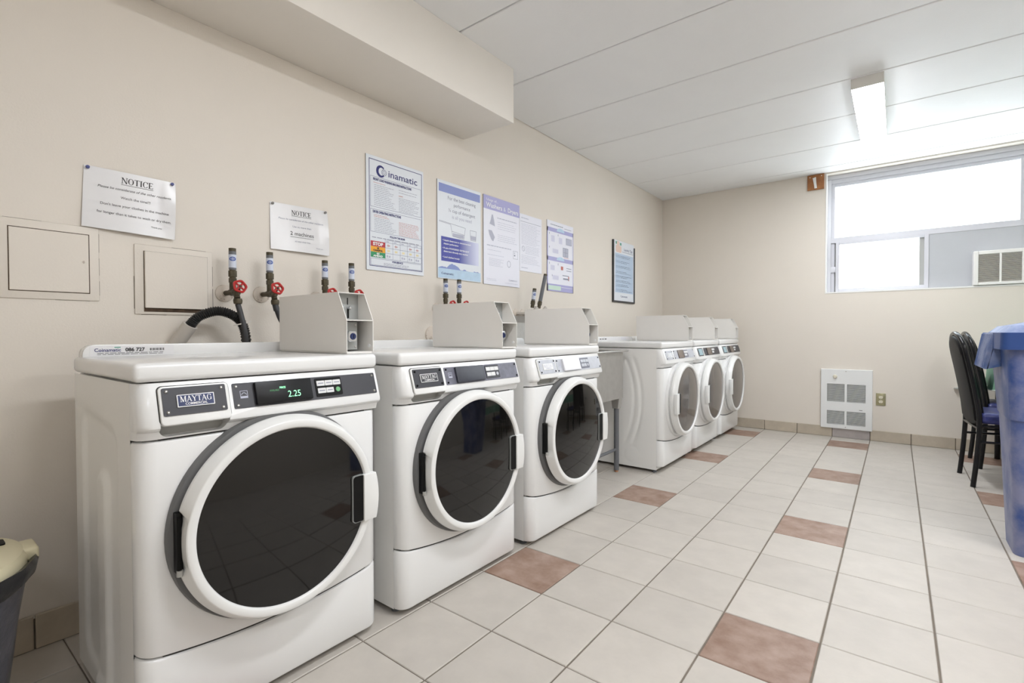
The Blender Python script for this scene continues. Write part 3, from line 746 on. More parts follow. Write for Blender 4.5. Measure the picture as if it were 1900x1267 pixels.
# ------------------------------------------------------------------ water valves on the left wall
def valve(y, z, label, x=0.08, lean=0.0, riser=0.165, red=True, lab=True, lo=0.0, bm_=None, group='water shut-off valves on the wall', wheel=True):
    t = thing('water_valve', (0, y, z), label, 'valve', group)
    MB().lathe([(0.036, 0.0), (0.0355, 0.004), (0.030, 0.0075), (0.014, 0.010), (0.013, 0.014), (0.0, 0.014)], (0, 0, 0), 'x', 26).build('escutcheon', M_escut, t)
    b = MB(); b.cyl((0.010, 0, 0), (x+0.035, 0, 0), 0.0105, n=12); b.cyl((x-0.016, 0, 0), (x+0.016, 0, 0), 0.0145, n=8); b.cyl((x, 0, -0.012), (x+lean*0.1, lean*0.2, 0.045), 0.0125, n=12)
    b.lathe([(0, 0.012), (0.0155, 0.010), (0.016, -0.010), (0.013, -0.016), (0, -0.016)], (x+0.030, 0, 0), 'x', 10); b.cyl((x+0.030, 0, 0), (x+0.040, 0, -0.026), 0.0115, n=10)
    b.cyl((x+0.035, 0, 0.004), (x+0.062, 0, 0.018), 0.007, n=10)
    b.build('valve_body', bm_ or M_brass, t)
    p0 = Vector((x, 0, 0.045)); ax = Vector((lean*0.25, lean, 1)).normalized()
    q = lambda d: p0+ax*d
    nb = MB(); nb.cyl(q(lo-0.006), q(lo+0.012), 0.0145, n=6); nb.cyl(q(lo+0.018), q(lo+0.042), 0.0165, n=8); nb.cyl(q(0.0), q(lo+0.05), 0.012, n=10); nb.build('hex_nuts', M_brass, t)
    MB().cyl(q(lo+0.046), q(riser-0.045), 0.0138, n=18).build('riser_tube', M_legpaint, t)
    if lab: MB().tube([q(lo+0.054), q(riser-0.058)], 0.0142, 18).build('riser_label', M_label_b, t)
    lg = MB(); c = q(riser-0.076); right = Vector((0.35, 1, 0)).normalized(); 
    cam_dir = Vector((0.94, -0.33, 0)); lat = Vector((0.33, 0.94, 0))
    n = 18
    for (ra, rb, wv, hv) in ((0.6, 1.0, 1.0, 0.0085),):
        prev = None
        for i in range(n+1):
            a = 2*pi*i/n
            o_ = []
            for rr in (0.62, 1.0):
                th_ = rr*cos(a)*0.9; o_.append(c+cam_dir*cos(th_)*0.0148+lat*sin(th_)*0.0148+ax*(rr*sin(a)*0.0085))
            if prev: lg.poly([prev[0], prev[1], o_[1], o_[0]])
            prev = o_
    for k_ in (-0.30, 0.0, 0.30):
        def pt(th_, h_): return c+cam_dir*cos(th_)*0.0148+lat*sin(th_)*0.0148+ax*h_
        lg.poly([pt(k_-0.07, -0.004), pt(k_+0.07, -0.004), pt(k_+0.07, 0.004), pt(k_-0.07, 0.004)])
    if lab: lg.build('label_logo', M_label_logo, t, smooth=False)
    else: lg.bm.free()
    MB().cyl(q(riser-0.045), q(riser-0.032), 0.0135, n=18).build('riser_cap', M_brass, t)
    if wheel:
        wh = MB(); cx, cz = x+0.064, 0.020
        def wv(r, a): return r*(1+0.05*cos(5*a)) if r > 0.018 else r
        wh.lathe([(0.0185, -0.004), (0.0185, 0.004), (0.0215, 0.0065), (0.0262, 0.004), (0.0270, -0.001), (0.0245, -0.006), (0.0185, -0.004)], (0, 0, 0), 'x', 40, wv)
        for i in range(4): a = pi/4+i*pi/2; wh.tube([(0, 0.006*cos(a), 0.006*sin(a)), (0, 0.020*cos(a), 0.020*sin(a))], 0.0038, 8)
        wh.lathe([(0, 0.004), (0.008, 0.003), (0.008, -0.004), (0, -0.004)], (0, 0, 0), 'x', 12)
        wh.build('handwheel', M_redwheel if red else M_rust, t, mtx=Matrix.Translation((cx, 0, cz)) @ Matrix.Rotation(-0.25, 4, 'Y'))
        MB().lathe([(0, 0.009), (0.0045, 0.008), (0.005, 0.003)], (cx, 0, cz+0.001), 'x', 10).build('wheel_nut', M_brass, t)
    cn = MB(); cn.lathe([(0.0, 0.010), (0.015, 0.009), (0.017, 0.0), (0.015, -0.012), (0.010, -0.014), (0, -0.014)], (x+0.044, 0, -0.036), 'z', 12); cn.build('hose_coupling', M_brass, t)
    return t
valve(-0.395, 1.193, 'water valve with red handwheel left of the nearest coin meter, beside the old cover')
valve(-0.244, 1.196, 'second red-wheeled water valve from the left, close beside the coin meter')
valve(0.016, 1.190, 'water valve mostly hidden behind the nearest coin meter, left of its pair')
valve(0.160, 1.193, 'water valve mostly hidden behind the nearest coin meter, right of its pair')
valve(0.806, 1.172, 'water valve behind the middle coin meter, left of its pair')
valve(0.922, 1.176, 'water valve behind the middle coin meter, right of its pair')
valve(1.600, 1.166, 'short leaning water pipe behind the coin meter next to the sink', x=0.15, lean=0.16, riser=0.165, red=False, wheel=False, bm_=M_pvc)
valve(1.682, 1.166, 'tall leaning grey water pipe behind the coin meter next to the sink', x=0.15, lean=0.26, riser=0.285, red=False, wheel=False, lab=False, bm_=M_pvc)
tag(MB().lathe([(0, 0.10), (0.012, 0.10), (0.028, 0.085), (0.032, 0.07), (0.028, 0.055), (0.010, 0.048), (0.010, 0)], (0.0, 2.0, 1.176), 'x', 24).build('faucet_knob', M_rust), 'round brown knob on the wall above the sink', 'knob')
# stub of an old pipe beside the middle coin meter
tag(MB().lathe([(0, 0.012), (0.030, 0.012), (0.046, 0.008), (0.050, 0)], (0, 0.762, 1.016), 'x', 26).build('wall_patch', M_escut), 'chipped round plaster patch on the wall left of the middle coin meter', 'patch')

# hoses
def bez(p, n):
    P = [Vector(q) for q in p]; out = []
    for i in range(len(P)-1):
        a, b = P[i], P[i+1]; ta = (P[i+1]-P[max(i-1, 0)])*0.5; tb = (P[min(i+2, len(P)-1)]-P[i])*0.5
        for k_ in range(n):
            s_ = k_/n; h1 = 2*s_**3-3*s_**2+1; h2 = -2*s_**3+3*s_**2; h3 = s_**3-2*s_**2+s_; h4 = s_**3-s_**2
            out.append(a*h1+b*h2+ta*h3+tb*h4)
    out.append(P[-1]); return out
h = thing('supply_hose', (0.124, -0.395, 0.90), 'black rubber hose dropping from the leftmost water valve', 'hose')
MB().tube(bez([(0, 0, 0.243), (0.012, 0.006, 0.20), (0.030, 0.014, 0.12), (0.034, 0.020, -0.05)], 8), 0.0105, 12).build('hose', M_rubber, h)
MB().cyl((0, 0, 0.246), (0.003, 0.003, 0.224), 0.0098, n=12).build('ferrule', M_copper, h)
h = thing('supply_hose', (0.124, -0.244, 0.90), 'black rubber hose bending down behind the nearest coin meter', 'hose')
MB().tube(bez([(0, 0, 0.246), (0.008, 0.012, 0.20), (0.014, 0.040, 0.12), (0.012, 0.052, -0.05)], 8), 0.0105, 12).build('hose', M_rubber, h)
MB().cyl((0, 0, 0.250), (0.004, 0.005, 0.222), 0.0125, n=12).build('ferrule', M_rubber, h)
pp = bez([(0.062, -0.548, 1.052), (0.085, -0.520, 1.092), (0.10, -0.455, 1.114), (0.115, -0.392, 1.085), (0.122, -0.366, 1.02), (0.124, -0.360, 0.86)], 20)
rad = [0.0198 if i % 2 else 0.0158 for i in range(len(pp))]
dh = thing('drain_hose', (0.062, -0.548, 1.052), 'black corrugated drain hose arching behind the nearest washer', 'hose')
dhm = Matrix.Translation((-0.062, 0.548, -1.052))
MB().tube(pp, 0.019, 14, True, rad).build('corrugated_hose', M_corr, dh, angle=20, mtx=dhm)
MB().tube(bez([(0.135, -0.417, 1.058), (0.150, -0.385, 1.066), (0.135, -0.350, 1.074)], 6), 0.003, 6).build('cable_tie', M_zip, dh, mtx=dhm)
sp = thing('drain_pipe', (0, -0.59, 0.955), 'short beige drain pipe leaning out of the wall', 'pipe')
MB().tube([(0.0, 0.0, 0.0), (0.034, 0.020, 0.050), (0.066, 0.045, 0.105)], 0.026, 20).build('pipe', M_pvc, sp)
MB().tube([(0.0, -0.004, -0.006), (0.018, 0.008, 0.022)], 0.034, 16).build('plaster_collar', M_escut, sp)

# ------------------------------------------------------------------ access covers on the left wall
ap = thing('access_panel', (0, -1.07, 1.14), 'flush painted access panel with a round screw latch', 'access panel')
MB().box(0, 0.004, 0, 0.266, 0, 0.254, 0.0025).build('panel_frame', M_wall, ap)
MB().box(0.001, 0.0046, 0.040, 0.240, 0.024, 0.228).build('gap', M_gapdirt, ap, smooth=False)
MB().box(0.001, 0.0062, 0.0425, 0.2375, 0.0265, 0.2255, 0.001, 1).build('hatch', M_wall, ap)
lt = MB().lathe([(0, 0.0015), (0.004, 0.0015), (0.0046, 0)], (0.0062, 0.224, 0.132), 'x', 16).build('latch_screw', M_escut, ap)
MB().box(0.0076, 0.0080, 0.2236, 0.2244, 0.128, 0.136).build('screw_slot', M_print_k, ap, smooth=False)
rects('paint_crack', [(0.2665, 0.02, 0.2672, 0.07), (0.2665, 0.09, 0.2672, 0.15), (0.2665, 0.17, 0.2672, 0.235), (0.03, 0.2545, 0.12, 0.2551), (0.15, -0.001, 0.24, -0.0003)], M_gapdirt, ap, frame_mtx((0, 0, 0), (0, 1, 0), (0, 0, 1)))
ap = thing('wall_cover', (0, -0.703, 1.098), 'old loose square wall cover with dirty gaps above the drain hose', 'access panel')
MB().box(0, 0.005, 0, 0.262, 0, 0.258, 0.003).build('cover_frame', M_wall, ap)
MB().box(0.002, 0.0056, 0.0275, 0.243, 0.010, 0.2355).build('gap', M_gapdirt, ap, smooth=False)
MB().box(-0.001, 0.014, 0.030, 0.240, 0.024, 0.234, 0.0015, 1).build('cover_plate', M_wall, ap)
rects('paint_crack', [(0.2625, 0.01, 0.2645, 0.11), (0.2630, 0.12, 0.2640, 0.20), (-0.0015, 0.02, 0, 0.14), (0.02, -0.0014, 0.10, 0), (0.12, 0.2585, 0.24, 0.2594)], M_gapdirt, ap, frame_mtx((0, 0, 0), (0, 1, 0), (0, 0, 1)))

# ------------------------------------------------------------------ posters and notices on the left wall
FWALL = lambda thick: Matrix(((0, 0, 1, thick), (1, 0, 0, 0), (0, 1, 0, 0), (0, 0, 0, 1)))
def poster(y0, z0, w_, h_, label, m=None, thick=0.006, edge=None, cat='poster', tilt=0.0):
    t = thing('poster', (0.0005, y0, z0), label, cat, 'posters on the laundry wall')
    t.rotation_euler = (tilt, 0, 0)
    MB().box(0, thick-0.0008, 0, w_, 0, h_).build('backing_board', edge or M_board_edge, t, smooth=False)
    MB().box(thick-0.0008, thick, 0, w_, 0, h_).build('printed_sheet', m or M_board, t, smooth=False)
    return t, FWALL(thick)
# 1 instructions
w_, h_ = 0.398, 0.608
t, F = poster(0.302, 1.362, w_, h_, 'large washing and drying instruction poster with red, amber and green boxes')
rects('border', outline(0.018, 0.022, w_-0.012, h_-0.018, 0.0035), M_print_n, t, F)
mb = MB(); pr = None
for i in range(25):                                                     # big ring of the initial
    a = 0.75+(2*pi-1.5)*i/24; q = (0.094+0.030*cos(a), 0.535+0.032*sin(a), 0), (0.098+0.018*cos(a), 0.535+0.021*sin(a), 0)
    if pr: mb.poly([pr[0], q[0], q[1], pr[1]])
    pr = q
for r_, s_ in ((0.0165, 0.0022), (0.009, 0.002)):
    pr = None
    for i in range(25):
        a = 2*pi*i/24; q = (0.116+r_*cos(a), 0.533+r_*sin(a), 0), (0.116+(r_-s_)*cos(a), 0.533+(r_-s_)*sin(a), 0)
        if pr: mb.poly([pr[0], q[0], q[1], pr[1]])
        pr = q
mb.build('logo_mark', M_print_n, t, smooth=False, mtx=F @ Matrix.Translation((0, 0, 0.0007)))
text('heading', 'inamatic', 0.036, M_print_n, t, F, (0.142, 0.517), width=0.205, bold=0.01)
rects('boxes', outline(0.026, 0.338, w_-0.020, 0.500, 0.0013)+outline(0.026, 0.205, w_-0.020, 0.326, 0.0013)+outline(0.026, 0.028, w_-0.020, 0.064, 0.0013), M_print_n, t, F)
text('subheading', 'FRONT LOAD WASHING MACHINE INSTRUCTIONS', 0.0125, M_print_n, t, F, (0.044, 0.480), bold=0.06, width=0.262)
text('subheading', 'DRYER OPERATING INSTRUCTIONS', 0.0125, M_print_n, t, F, (0.040, 0.307), bold=0.06, width=0.190)
text('subheading', 'FOLLOW THE SIGNS', 0.010, M_print_n, t, F, (0.205, 0.187), 'CENTER', bold=0.06, width=0.105)
text('subheading', 'FOR SERVICE', 0.0095, M_print_n, t, F, (0.205, 0.051), 'CENTER', bold=0.06, width=0.075)
rr_ = random.Random(3)
rects('body_text', lines(0.050, 0.195, 0.456, 0.350, 12, 0.0020, 0.35, rr_)+lines(0.215, 0.365, 0.462, 0.448, 2, 0.0020, 0.3, rr_)+lines(0.215, 0.365, 0.418, 0.346, 9, 0.0020, 0.3, rr_)+lines(0.050, 0.195, 0.278, 0.214, 8, 0.0020, 0.35, rr_)+lines(0.110, 0.300, 0.044, 0.034, 3, 0.0016, 0.2, rr_)+lines(0.035, 0.365, 0.176, 0.176, 1, 0.0035, 0.02, rr_), M_print_g, t, F)
rects('red_text', lines(0.046, 0.130, 0.468, 0.468, 1, 0.0022, 0.1, rr_)+lines(0.215, 0.245, 0.430, 0.430, 1, 0.003, 0.0, rr_)+lines(0.048, 0.150, 0.296, 0.288, 2, 0.0022, 0.2, rr_)+lines(0.215, 0.365, 0.282, 0.212, 10, 0.0020, 0.2, rr_), M_print_r, t, F)
for (zz, m_, tx) in ((0.128, M_red, ['STOP']), (0.099, M_amber, ['BE', 'CAREFUL']), (0.070, M_goG, ['GO', 'AHEAD'])):
    rects('sign_box', [(0.026, zz, 0.120, zz+0.0285)], m_, t, F, 0.0006)
    mm = M_print_w if m_ is not M_amber else M_print_k
    if len(tx) == 1: text('sign_word', tx[0], 0.0165, mm, t, F, (0.073, zz+0.006), 'CENTER', bold=0.07, width=0.066, lift=0.0010)
    else:
        text('sign_word', tx[0], 0.0082, mm, t, F, (0.073, zz+0.0165), 'CENTER', bold=0.08, lift=0.0010); text('sign_word', tx[1], 0.0088, mm, t, F, (0.073, zz+0.004), 'CENTER', bold=0.08, width=0.062, lift=0.0010)
gr = []
for i in range(6): gr.append((0.120+i*0.0515, 0.068, 0.1212+i*0.0515, 0.172))
for zz in (0.0685, 0.099, 0.128, 0.157, 0.171): gr.append((0.120, zz, w_-0.020, zz+0.0011))
rects('table_grid', gr, M_print_n, t, F)
ic = []; icr = []; icy = []
for c_ in range(5):
    ic += [(0.128+c_*0.0515, 0.161, 0.146+c_*0.0515, 0.166)]
    if c_ != 2: icr += [(0.132+c_*0.0515, 0.141, 0.154+c_*0.0515, 0.1435), (0.138+c_*0.0515, 0.134, 0.1405+c_*0.0515, 0.150), (0.146+c_*0.0515, 0.136, 0.148+c_*0.0515, 0.148)]
    icy += [(0.134+c_*0.0515, 0.108, 0.152+c_*0.0515, 0.119)]
    if c_ != 1: ic += [(0.130+c_*0.0515, 0.078, 0.139+c_*0.0515, 0.090), (0.144+c_*0.0515, 0.078, 0.155+c_*0.0515, 0.088)]
rects('table_icons', ic, M_print_lg, t, F); rects('red_icons', icr, M_print_r, t, F)
rects('pale_icons', icy, mat('pale_yellow_print', rgb(236, 224, 180), 0.6), t, F)
# 2 detergent
w_, h_ = 0.396, 0.600
t, F = poster(0.812, 1.362, w_, h_, 'blue and white detergent dosage poster with a water splash')
rects('blue_band', [(0.012, 0.530, w_-0.008, 0.580)], M_blue_band, t, F)
rects('band_stripes', [(0.012, 0.533+i*0.0058, w_-0.008, 0.5345+i*0.0058) for i in range(9)], M_indigo2, t, F, 0.0008)
for s_, zz, wd in (('For the best cleaning', 0.492, 0.255), ('performance', 0.455, 0.150), ('\u00bc cup of detergent', 0.418, 0.245), ('is all you need', 0.380, 0.180)):
    text('slogan', s_, 0.022, M_print_g if zz > 0.4 else M_print_lg, t, F, (0.215, zz), 'CENTER', width=wd)
mb = MB()
for a, b in (((0.015, 0.352), (0.245, 0.338)), ((0.015, 0.346), (0.112, 0.341)), ((0.015, 0.352), (0.015, 0.346)), ((0.112, 0.341), (0.128, 0.272)), ((0.128, 0.272), (0.232, 0.262)), ((0.232, 0.262), (0.245, 0.338)), ((0.122, 0.300), (0.238, 0.292)), ((0.290, 0.332), (0.350, 0.332)), ((0.290, 0.332), (0.296, 0.268)), ((0.296, 0.268), (0.345, 0.268)), ((0.345, 0.268), (0.350, 0.332))):
    A, B = Vector((a[0], a[1], 0)), Vector((b[0], b[1], 0)); d_ = (B-A).normalized(); n_ = Vector((-d_.y, d_.x, 0))*0.0011
    mb.poly([A-n_, B-n_, B+n_, A+n_])
mb.build('cup_drawing', M_print_g, t, smooth=False, mtx=F @ Matrix.Translation((0, 0, 0.0006)))
rects('cup_fill', [(0.131, 0.268, 0.230, 0.290), (0.294, 0.272, 0.346, 0.298)], M_print_lg, t, F, 0.0004)
m_gr = bpy.data.materials.new('indigo_fade'); m_gr.use_nodes = True
nt = m_gr.node_tree; tc = nt.nodes.new('ShaderNodeTexCoord'); sx_ = nt.nodes.new('ShaderNodeSeparateXYZ'); mr = nt.nodes.new('ShaderNodeMapRange'); cr = nt.nodes.new('ShaderNodeValToRGB')
mr.inputs['From Min'].default_value = 0.03; mr.inputs['From Max'].default_value = 0.385
cr.color_ramp.elements[0].color = rgb(74, 78, 164); cr.color_ramp.elements[0].position = 0.45; cr.color_ramp.elements[1].color = rgb(214, 218, 240); cr.color_ramp.elements[1].position = 0.92
nt.links.new(tc.outputs['Object'], sx_.inputs[0]); nt.links.new(sx_.outputs['Y'], mr.inputs['Value']); nt.links.new(mr.outputs[0], cr.inputs[0]); nt.links.new(cr.outputs[0], nt.nodes['Principled BSDF'].inputs['Base Color'])
rects('tip_block', [(0.030, 0.108, 0.372, 0.258)], m_gr, t, F, 0.0006)
for s_, zz, wd, m_ in (('\u2022 Liquid detergent is recommended', 0.232, 0.255, M_print_w), ('cleaning performance', 0.211, 0.130, M_print_w), ('\u2022 If using POWDERED DETERGENT', 0.184, 0.240, M_print_w), ('detergent directly into washer', 0.164, 0.220, M_print_w), ('\u2022 Load clothes loosely', 0.129, 0.150, M_print_w)):
    text('tip_text', s_, 0.0098, m_, t, F, (0.040 if s_[0] == '\u2022' else 0.050, zz), bold=0.03, width=wd, lift=0.0011)
rects('water', [(0.004, 0.004, w_-0.004, 0.062)], M_water, t, F)
mb = MB(); rs = random.Random(5); xs = [i*0.012 for i in range(33)]
top_ = [0.062+0.028*math.exp(-((x-0.11)/0.05)**2)+0.018*math.exp(-((x-0.17)/0.03)**2)+0.006*sin(60*x)+rs.uniform(-.004, .004) for x in xs]
for i in range(32): mb.poly([(xs[i]+0.004, 0.058, 0), (xs[i+1]+0.004, 0.058, 0), (xs[i+1]+0.004, top_[i+1], 0), (xs[i]+0.004, top_[i], 0)])
mb.build('water_splash', M_blue_band, t, smooth=False, mtx=F @ Matrix.Translation((0, 0, 0.0004)))
text('brand', 'Coinamatic', 0.0125, M_print_n, t, F, (0.030, 0.026), bold=0.03, width=0.105)
# 3 usage of washers and dryers
w_, h_ = 0.402, 0.604
t, F = poster(1.236, 1.358, w_, h_, 'lavender-headed poster on the usage of washers and dryers', M_board_lav)
rects('header_band', [(0.0, 0.512, w_, h_)], M_lav, t, F)
text('header', 'Usage of...', 0.017, M_print_w, t, F, (0.028, 0.570), width=0.125)
text('header', 'Washers', 0.031, M_print_w, t, F, (0.028, 0.528), bold=0.02, width=0.172); text('header', '&', 0.028, M_board, t, F, (0.214, 0.528)); text('header', 'Dryers', 0.031, M_print_w, t, F, (0.262, 0.528), bold=0.02, width=0.122)
rects('body_text', lines(0.145, 0.370, 0.468, 0.468, 1, 0.006, 0.02, rr_)+lines(0.150, 0.375, 0.440, 0.395, 4, 0.0022, 0.2, rr_)+lines(0.150, 0.375, 0.352, 0.312, 4, 0.0022, 0.2, rr_)+lines(0.034, 0.305, 0.268, 0.268, 1, 0.006, 0.02, rr_)+lines(0.040, 0.200, 0.238, 0.238, 1, 0.0022, 0.1, rr_)+lines(0.040, 0.230, 0.205, 0.205, 1, 0.0022, 0.1, rr_)+lines(0.055, 0.215, 0.180, 0.132, 6, 0.0020, 0.25, rr_)+lines(0.030, 0.150, 0.040, 0.030, 2, 0.0020, 0.2, rr_)+lines(0.230, 0.380, 0.022, 0.022, 1, 0.0020, 0.1, rr_), M_print_lg, t, F)
mb = MB(); mb.poly([(0.062, 0.415, 0), (0.120, 0.405, 0), (0.112, 0.440, 0), (0.098, 0.482, 0), (0.086, 0.482, 0), (0.074, 0.440, 0)]); mb.poly([(0.050, 0.372, 0), (0.086, 0.372, 0), (0.118, 0.330, 0), (0.100, 0.298, 0), (0.080, 0.310, 0), (0.060, 0.340, 0)])
mb.build('iron_drawings', M_print_lg, t, smooth=False, mtx=F @ Matrix.Translation((0, 0, 0.0005)))
mb = MB(); pr = None
for i in range(21):
    a = 2*pi*i/20; q = (0.275+0.020*cos(a), 0.160+0.024*sin(a), 0), (0.275+0.017*cos(a), 0.160+0.021*sin(a), 0)
    if pr: mb.poly([pr[0], q[0], q[1], pr[1]])
    pr = q
mb.build('dial_drawing', M_print_g, t, smooth=False, mtx=F @ Matrix.Translation((0, 0, 0.0005)))
rects('machine_drawing', outline(0.325, 0.205, 0.380, 0.262, 0.002)+[(0.335, 0.225, 0.350, 0.235), (0.335, 0.245, 0.345, 0.250)], M_print_g, t, F)
text('brand', 'Coinamatic', 0.013, M_print_lg, t, F, (0.272, 0.040), width=0.100)
# 4 plain text sheet tucked behind
w_, h_ = 0.286, 0.424
t, F = poster(1.645, 1.487, w_, h_, 'plain white text sheet right of the lavender-headed poster', M_board_lav, 0.003)
rects('rule', [(0.01, 0.368, w_-0.012, 0.3705)], M_print_g, t, F)
text('title', 'LAUNDRY', 0.012, M_print_lg, t, F, (0.018, 0.392), width=0.090) if False else rects('title', lines(0.018, 0.11, 0.396, 0.396, 1, 0.006, 0.0, rr_), M_print_lg, t, F)
rects('body_text', lines(0.020, w_-0.020, 0.352, 0.205, 14, 0.0022, 0.25, rr_)+lines(0.070, w_-0.020, 0.190, 0.135, 6, 0.0022, 0.25, rr_)+lines(0.020, w_-0.020, 0.118, 0.060, 6, 0.0022, 0.3, rr_)+lines(0.020, 0.100, 0.026, 0.026, 1, 0.005, 0.0, rr_), M_print_lg, t, F)
mb = MB(); pr = None
for i in range(21):
    a = 2*pi*i/20; q = (0.045+0.018*cos(a), 0.168+0.020*sin(a), 0), (0.045+0.0155*cos(a), 0.168+0.0175*sin(a), 0)
    if pr: mb.poly([pr[0], q[0], q[1], pr[1]])
    pr = q
mb.poly([(0.034, 0.181, 0), (0.036, 0.182, 0), (0.056, 0.155, 0), (0.054, 0.154, 0)])
mb.build('prohibition_mark', M_print_g, t, smooth=False, mtx=F @ Matrix.Translation((0, 0, 0.0005)))
# 5 picture steps
w_, h_ = 0.404, 0.566
t, F = poster(2.006, 1.364, w_, h_, 'lavender banded picture-step poster above the sink pipes', M_board_lav, 0.004)
rects('bands', [(0, 0, w_, 0.052), (0.0, 0.480, w_, 0.512), (0.0, 0.245, w_, 0.278), (0, 0, 0.012, 0.512), (w_-0.008, 0, w_, 0.512), (0, 0.052, w_, 0.058)], M_lav, t, F)
mb = MB()
for zz in (0.480, 0.245):
    mb.poly([(0.14, zz+0.012, 0)]+[(0.20+0.06*cos(pi-pi*i/12), zz+0.012+0.030*sin(pi*i/12), 0) for i in range(1, 12)]+[(0.26, zz+0.012, 0)])
mb.build('band_arches', M_water, t, smooth=False, mtx=F @ Matrix.Translation((0, 0, 0.0007)))
rects('drawings', [(0.285, 0.400, 0.375, 0.455), (0.235, 0.295, 0.320, 0.370)], M_print_lg, t, F)
rects('drawing_lines', outline(0.285, 0.400, 0.375, 0.455, 0.003)+outline(0.235, 0.295, 0.320, 0.370, 0.004)+[(0.276, 0.295, 0.280, 0.370), (0.245, 0.330, 0.310, 0.333), (0.03, 0.455, 0.036, 0.470), (0.16, 0.455, 0.166, 0.470), (0.03, 0.345, 0.036, 0.36), (0.03, 0.215, 0.036, 0.232), (0.16, 0.215, 0.166, 0.232), (0.07, 0.12, 0.076, 0.135), (0.290, 0.200, 0.370, 0.205), (0.290, 0.180, 0.370, 0.185), (0.230, 0.135, 0.330, 0.142), (0.240, 0.105, 0.330, 0.118)]+lines(0.05, 0.24, 0.537, 0.537, 1, 0.006, 0.0, rr_)+lines(0.26, 0.37, 0.530, 0.530, 1, 0.004, 0.0, rr_), M_print_g, t, F, 0.0007)
rects('pale_drawings', [(0.060, 0.400, 0.110, 0.450), (0.175, 0.395, 0.225, 0.445), (0.08, 0.310, 0.165, 0.345), (0.05, 0.170, 0.11, 0.210), (0.08, 0.095, 0.17, 0.130)], mat('pale_lavender_print', rgb(214, 214, 232), 0.6), t, F)
rects('red_marks', [(0.205, 0.182, 0.240, 0.212), (0.320, 0.100, 0.335, 0.135), (0.25, 0.286, 0.33, 0.289)], M_print_r, t, F)
rects('green_box', [(0.016, 0.010, 0.205, 0.046)], mat('pale_green_print', rgb(204, 226, 212), 0.5), t, F, 0.0009)
rects('footer_rule', [(0.21, 0.036, w_-0.01, 0.039)], M_print_w, t, F, 0.0009)
# 6 framed laundry tips
w_, h_ = 0.478, 0.602
t, F = poster(3.166, 1.342, w_, h_, 'framed pale blue laundry tips sheet beside the far corner', M_board, 0.008)
fr = MB(); fr.box(0, 0.016, -0.014, 0.004, 0.002, h_-0.004); fr.box(0, 0.016, w_-0.004, w_+0.012, 0.002, h_-0.03); fr.box(0, 0.016, -0.014, w_+0.012, -0.014, 0.002)
fr.build('frame', M_rubber, t, smooth=False)
rects('blue_sheet', [(0.04, 0.085, w_-0.02, 0.475)], M_lightblue, t, F)
text('heading', 'Laundry Tips', 0.028, M_print_n, t, F, (0.235, 0.515), width=0.20)
rects('rule', [(0.20, 0.497, w_-0.02, 0.501)], M_print_g, t, F)
mb = MB(); mb.prism(rrect(0.055, 0.485, 0.180, 0.555, 0.02), 'z', 0, 0.0004); mb.prism(rrect(0.075, 0.555, 0.135, 0.595, 0.015), 'z', 0, 0.0004); mb.build('basket_picture', M_peach, t, smooth=False, mtx=F)
rects('leaf_picture', [(0.05, 0.565, 0.075, 0.590), (0.145, 0.560, 0.18, 0.585)], M_teal, t, F)
rects('body_text', [q for zz in (0.452, 0.400, 0.350, 0.295, 0.250, 0.205, 0.165, 0.115) for q in lines(0.06, w_-0.04, zz, zz-0.014, 2, 0.0034, 0.4, rr_)], M_print_n, t, F)
text('brand', 'Coinamatic', 0.020, M_print_n, t, F, (0.16, 0.040), width=0.16)

def notice(corners, label, pinm, name='notice_sheet'):
    # sheet hung from two pins, bowing slightly off the wall; corners are (y,z) tl,tr,br,bl
    t = thing(name, (0, corners[3][0], corners[3][1]), label, 'notice', 'paper notices on the wall')
    o = corners[3]; cs_ = [Vector((0, c[0]-o[0], c[1]-o[1])) for c in corners]
    mb = MB(); n = 32; g = []
    def P(u, v):
        a = cs_[3].lerp(cs_[2], u); b = cs_[0].lerp(cs_[1], u); p = a.lerp(b, v)
        p.x = 0.003+0.007*sin(pi*u)*(0.4+0.6*(1-v))+0.010*(1-v)**2*(0.5+0.5*u)+0.010*max(0, u-0.82)/0.18*sin(pi*v)
        return p
    for i in range(n+1): g.append([mb.bm.verts.new(P(i/n, j/n)) for j in range(n+1)])
    gb = [[mb.bm.verts.new(v.co-Vector((0.0006, 0, 0))) for v in row] for row in g]
    for i in range(n):
        for j in range(n):
            mb.bm.faces.new((g[i][j], g[i+1][j], g[i+1][j+1], g[i][j+1])); mb.bm.faces.new((gb[i][j], gb[i][j+1], gb[i+1][j+1], gb[i+1][j]))
    for i in range(n):
        for a, b in ((g[i][0], g[i+1][0]), (g[i][n], g[i+1][n])):
            pass
    sh = mb.build('sheet', M_paper, t, angle=60)
    for u, v in ((0.035, 0.965), (0.955, 0.965)):
        p = P(u, v); MB().lathe([(0, 0.010), (0.0055, 0.0095), (0.006, 0.006), (0.0035, 0.005), (0.0035, 0.0)], (p.x, p.y, p.z), 'x', 14).build('push_pin', pinm, t)
    W_ = (cs_[2]-cs_[3]).length; H_ = (cs_[0]-cs_[3]).length
    def wrap(ob):
        for v in ob.data.vertices:
            p = P(v.co.y/W_, v.co.z/H_); v.co = (p.x+0.0008, p.y, p.z)
    return t, W_, H_, wrap
FID = Matrix(((0, 0, 1, 0), (1, 0, 0, 0), (0, 1, 0, 0), (0, 0, 0, 1)))
t, W_, H_, wrap = notice([(-0.841, 1.608), (-0.568, 1.607), (-0.576, 1.386), (-0.851, 1.396)], 'laminated NOTICE about watching the time, held by two blue pins', M_pin_b)
wrap(serif('notice_heading', 'NOTICE', 0.021, M_print_k, t, FID, (W_*0.56, H_*0.81), True, width=0.098))
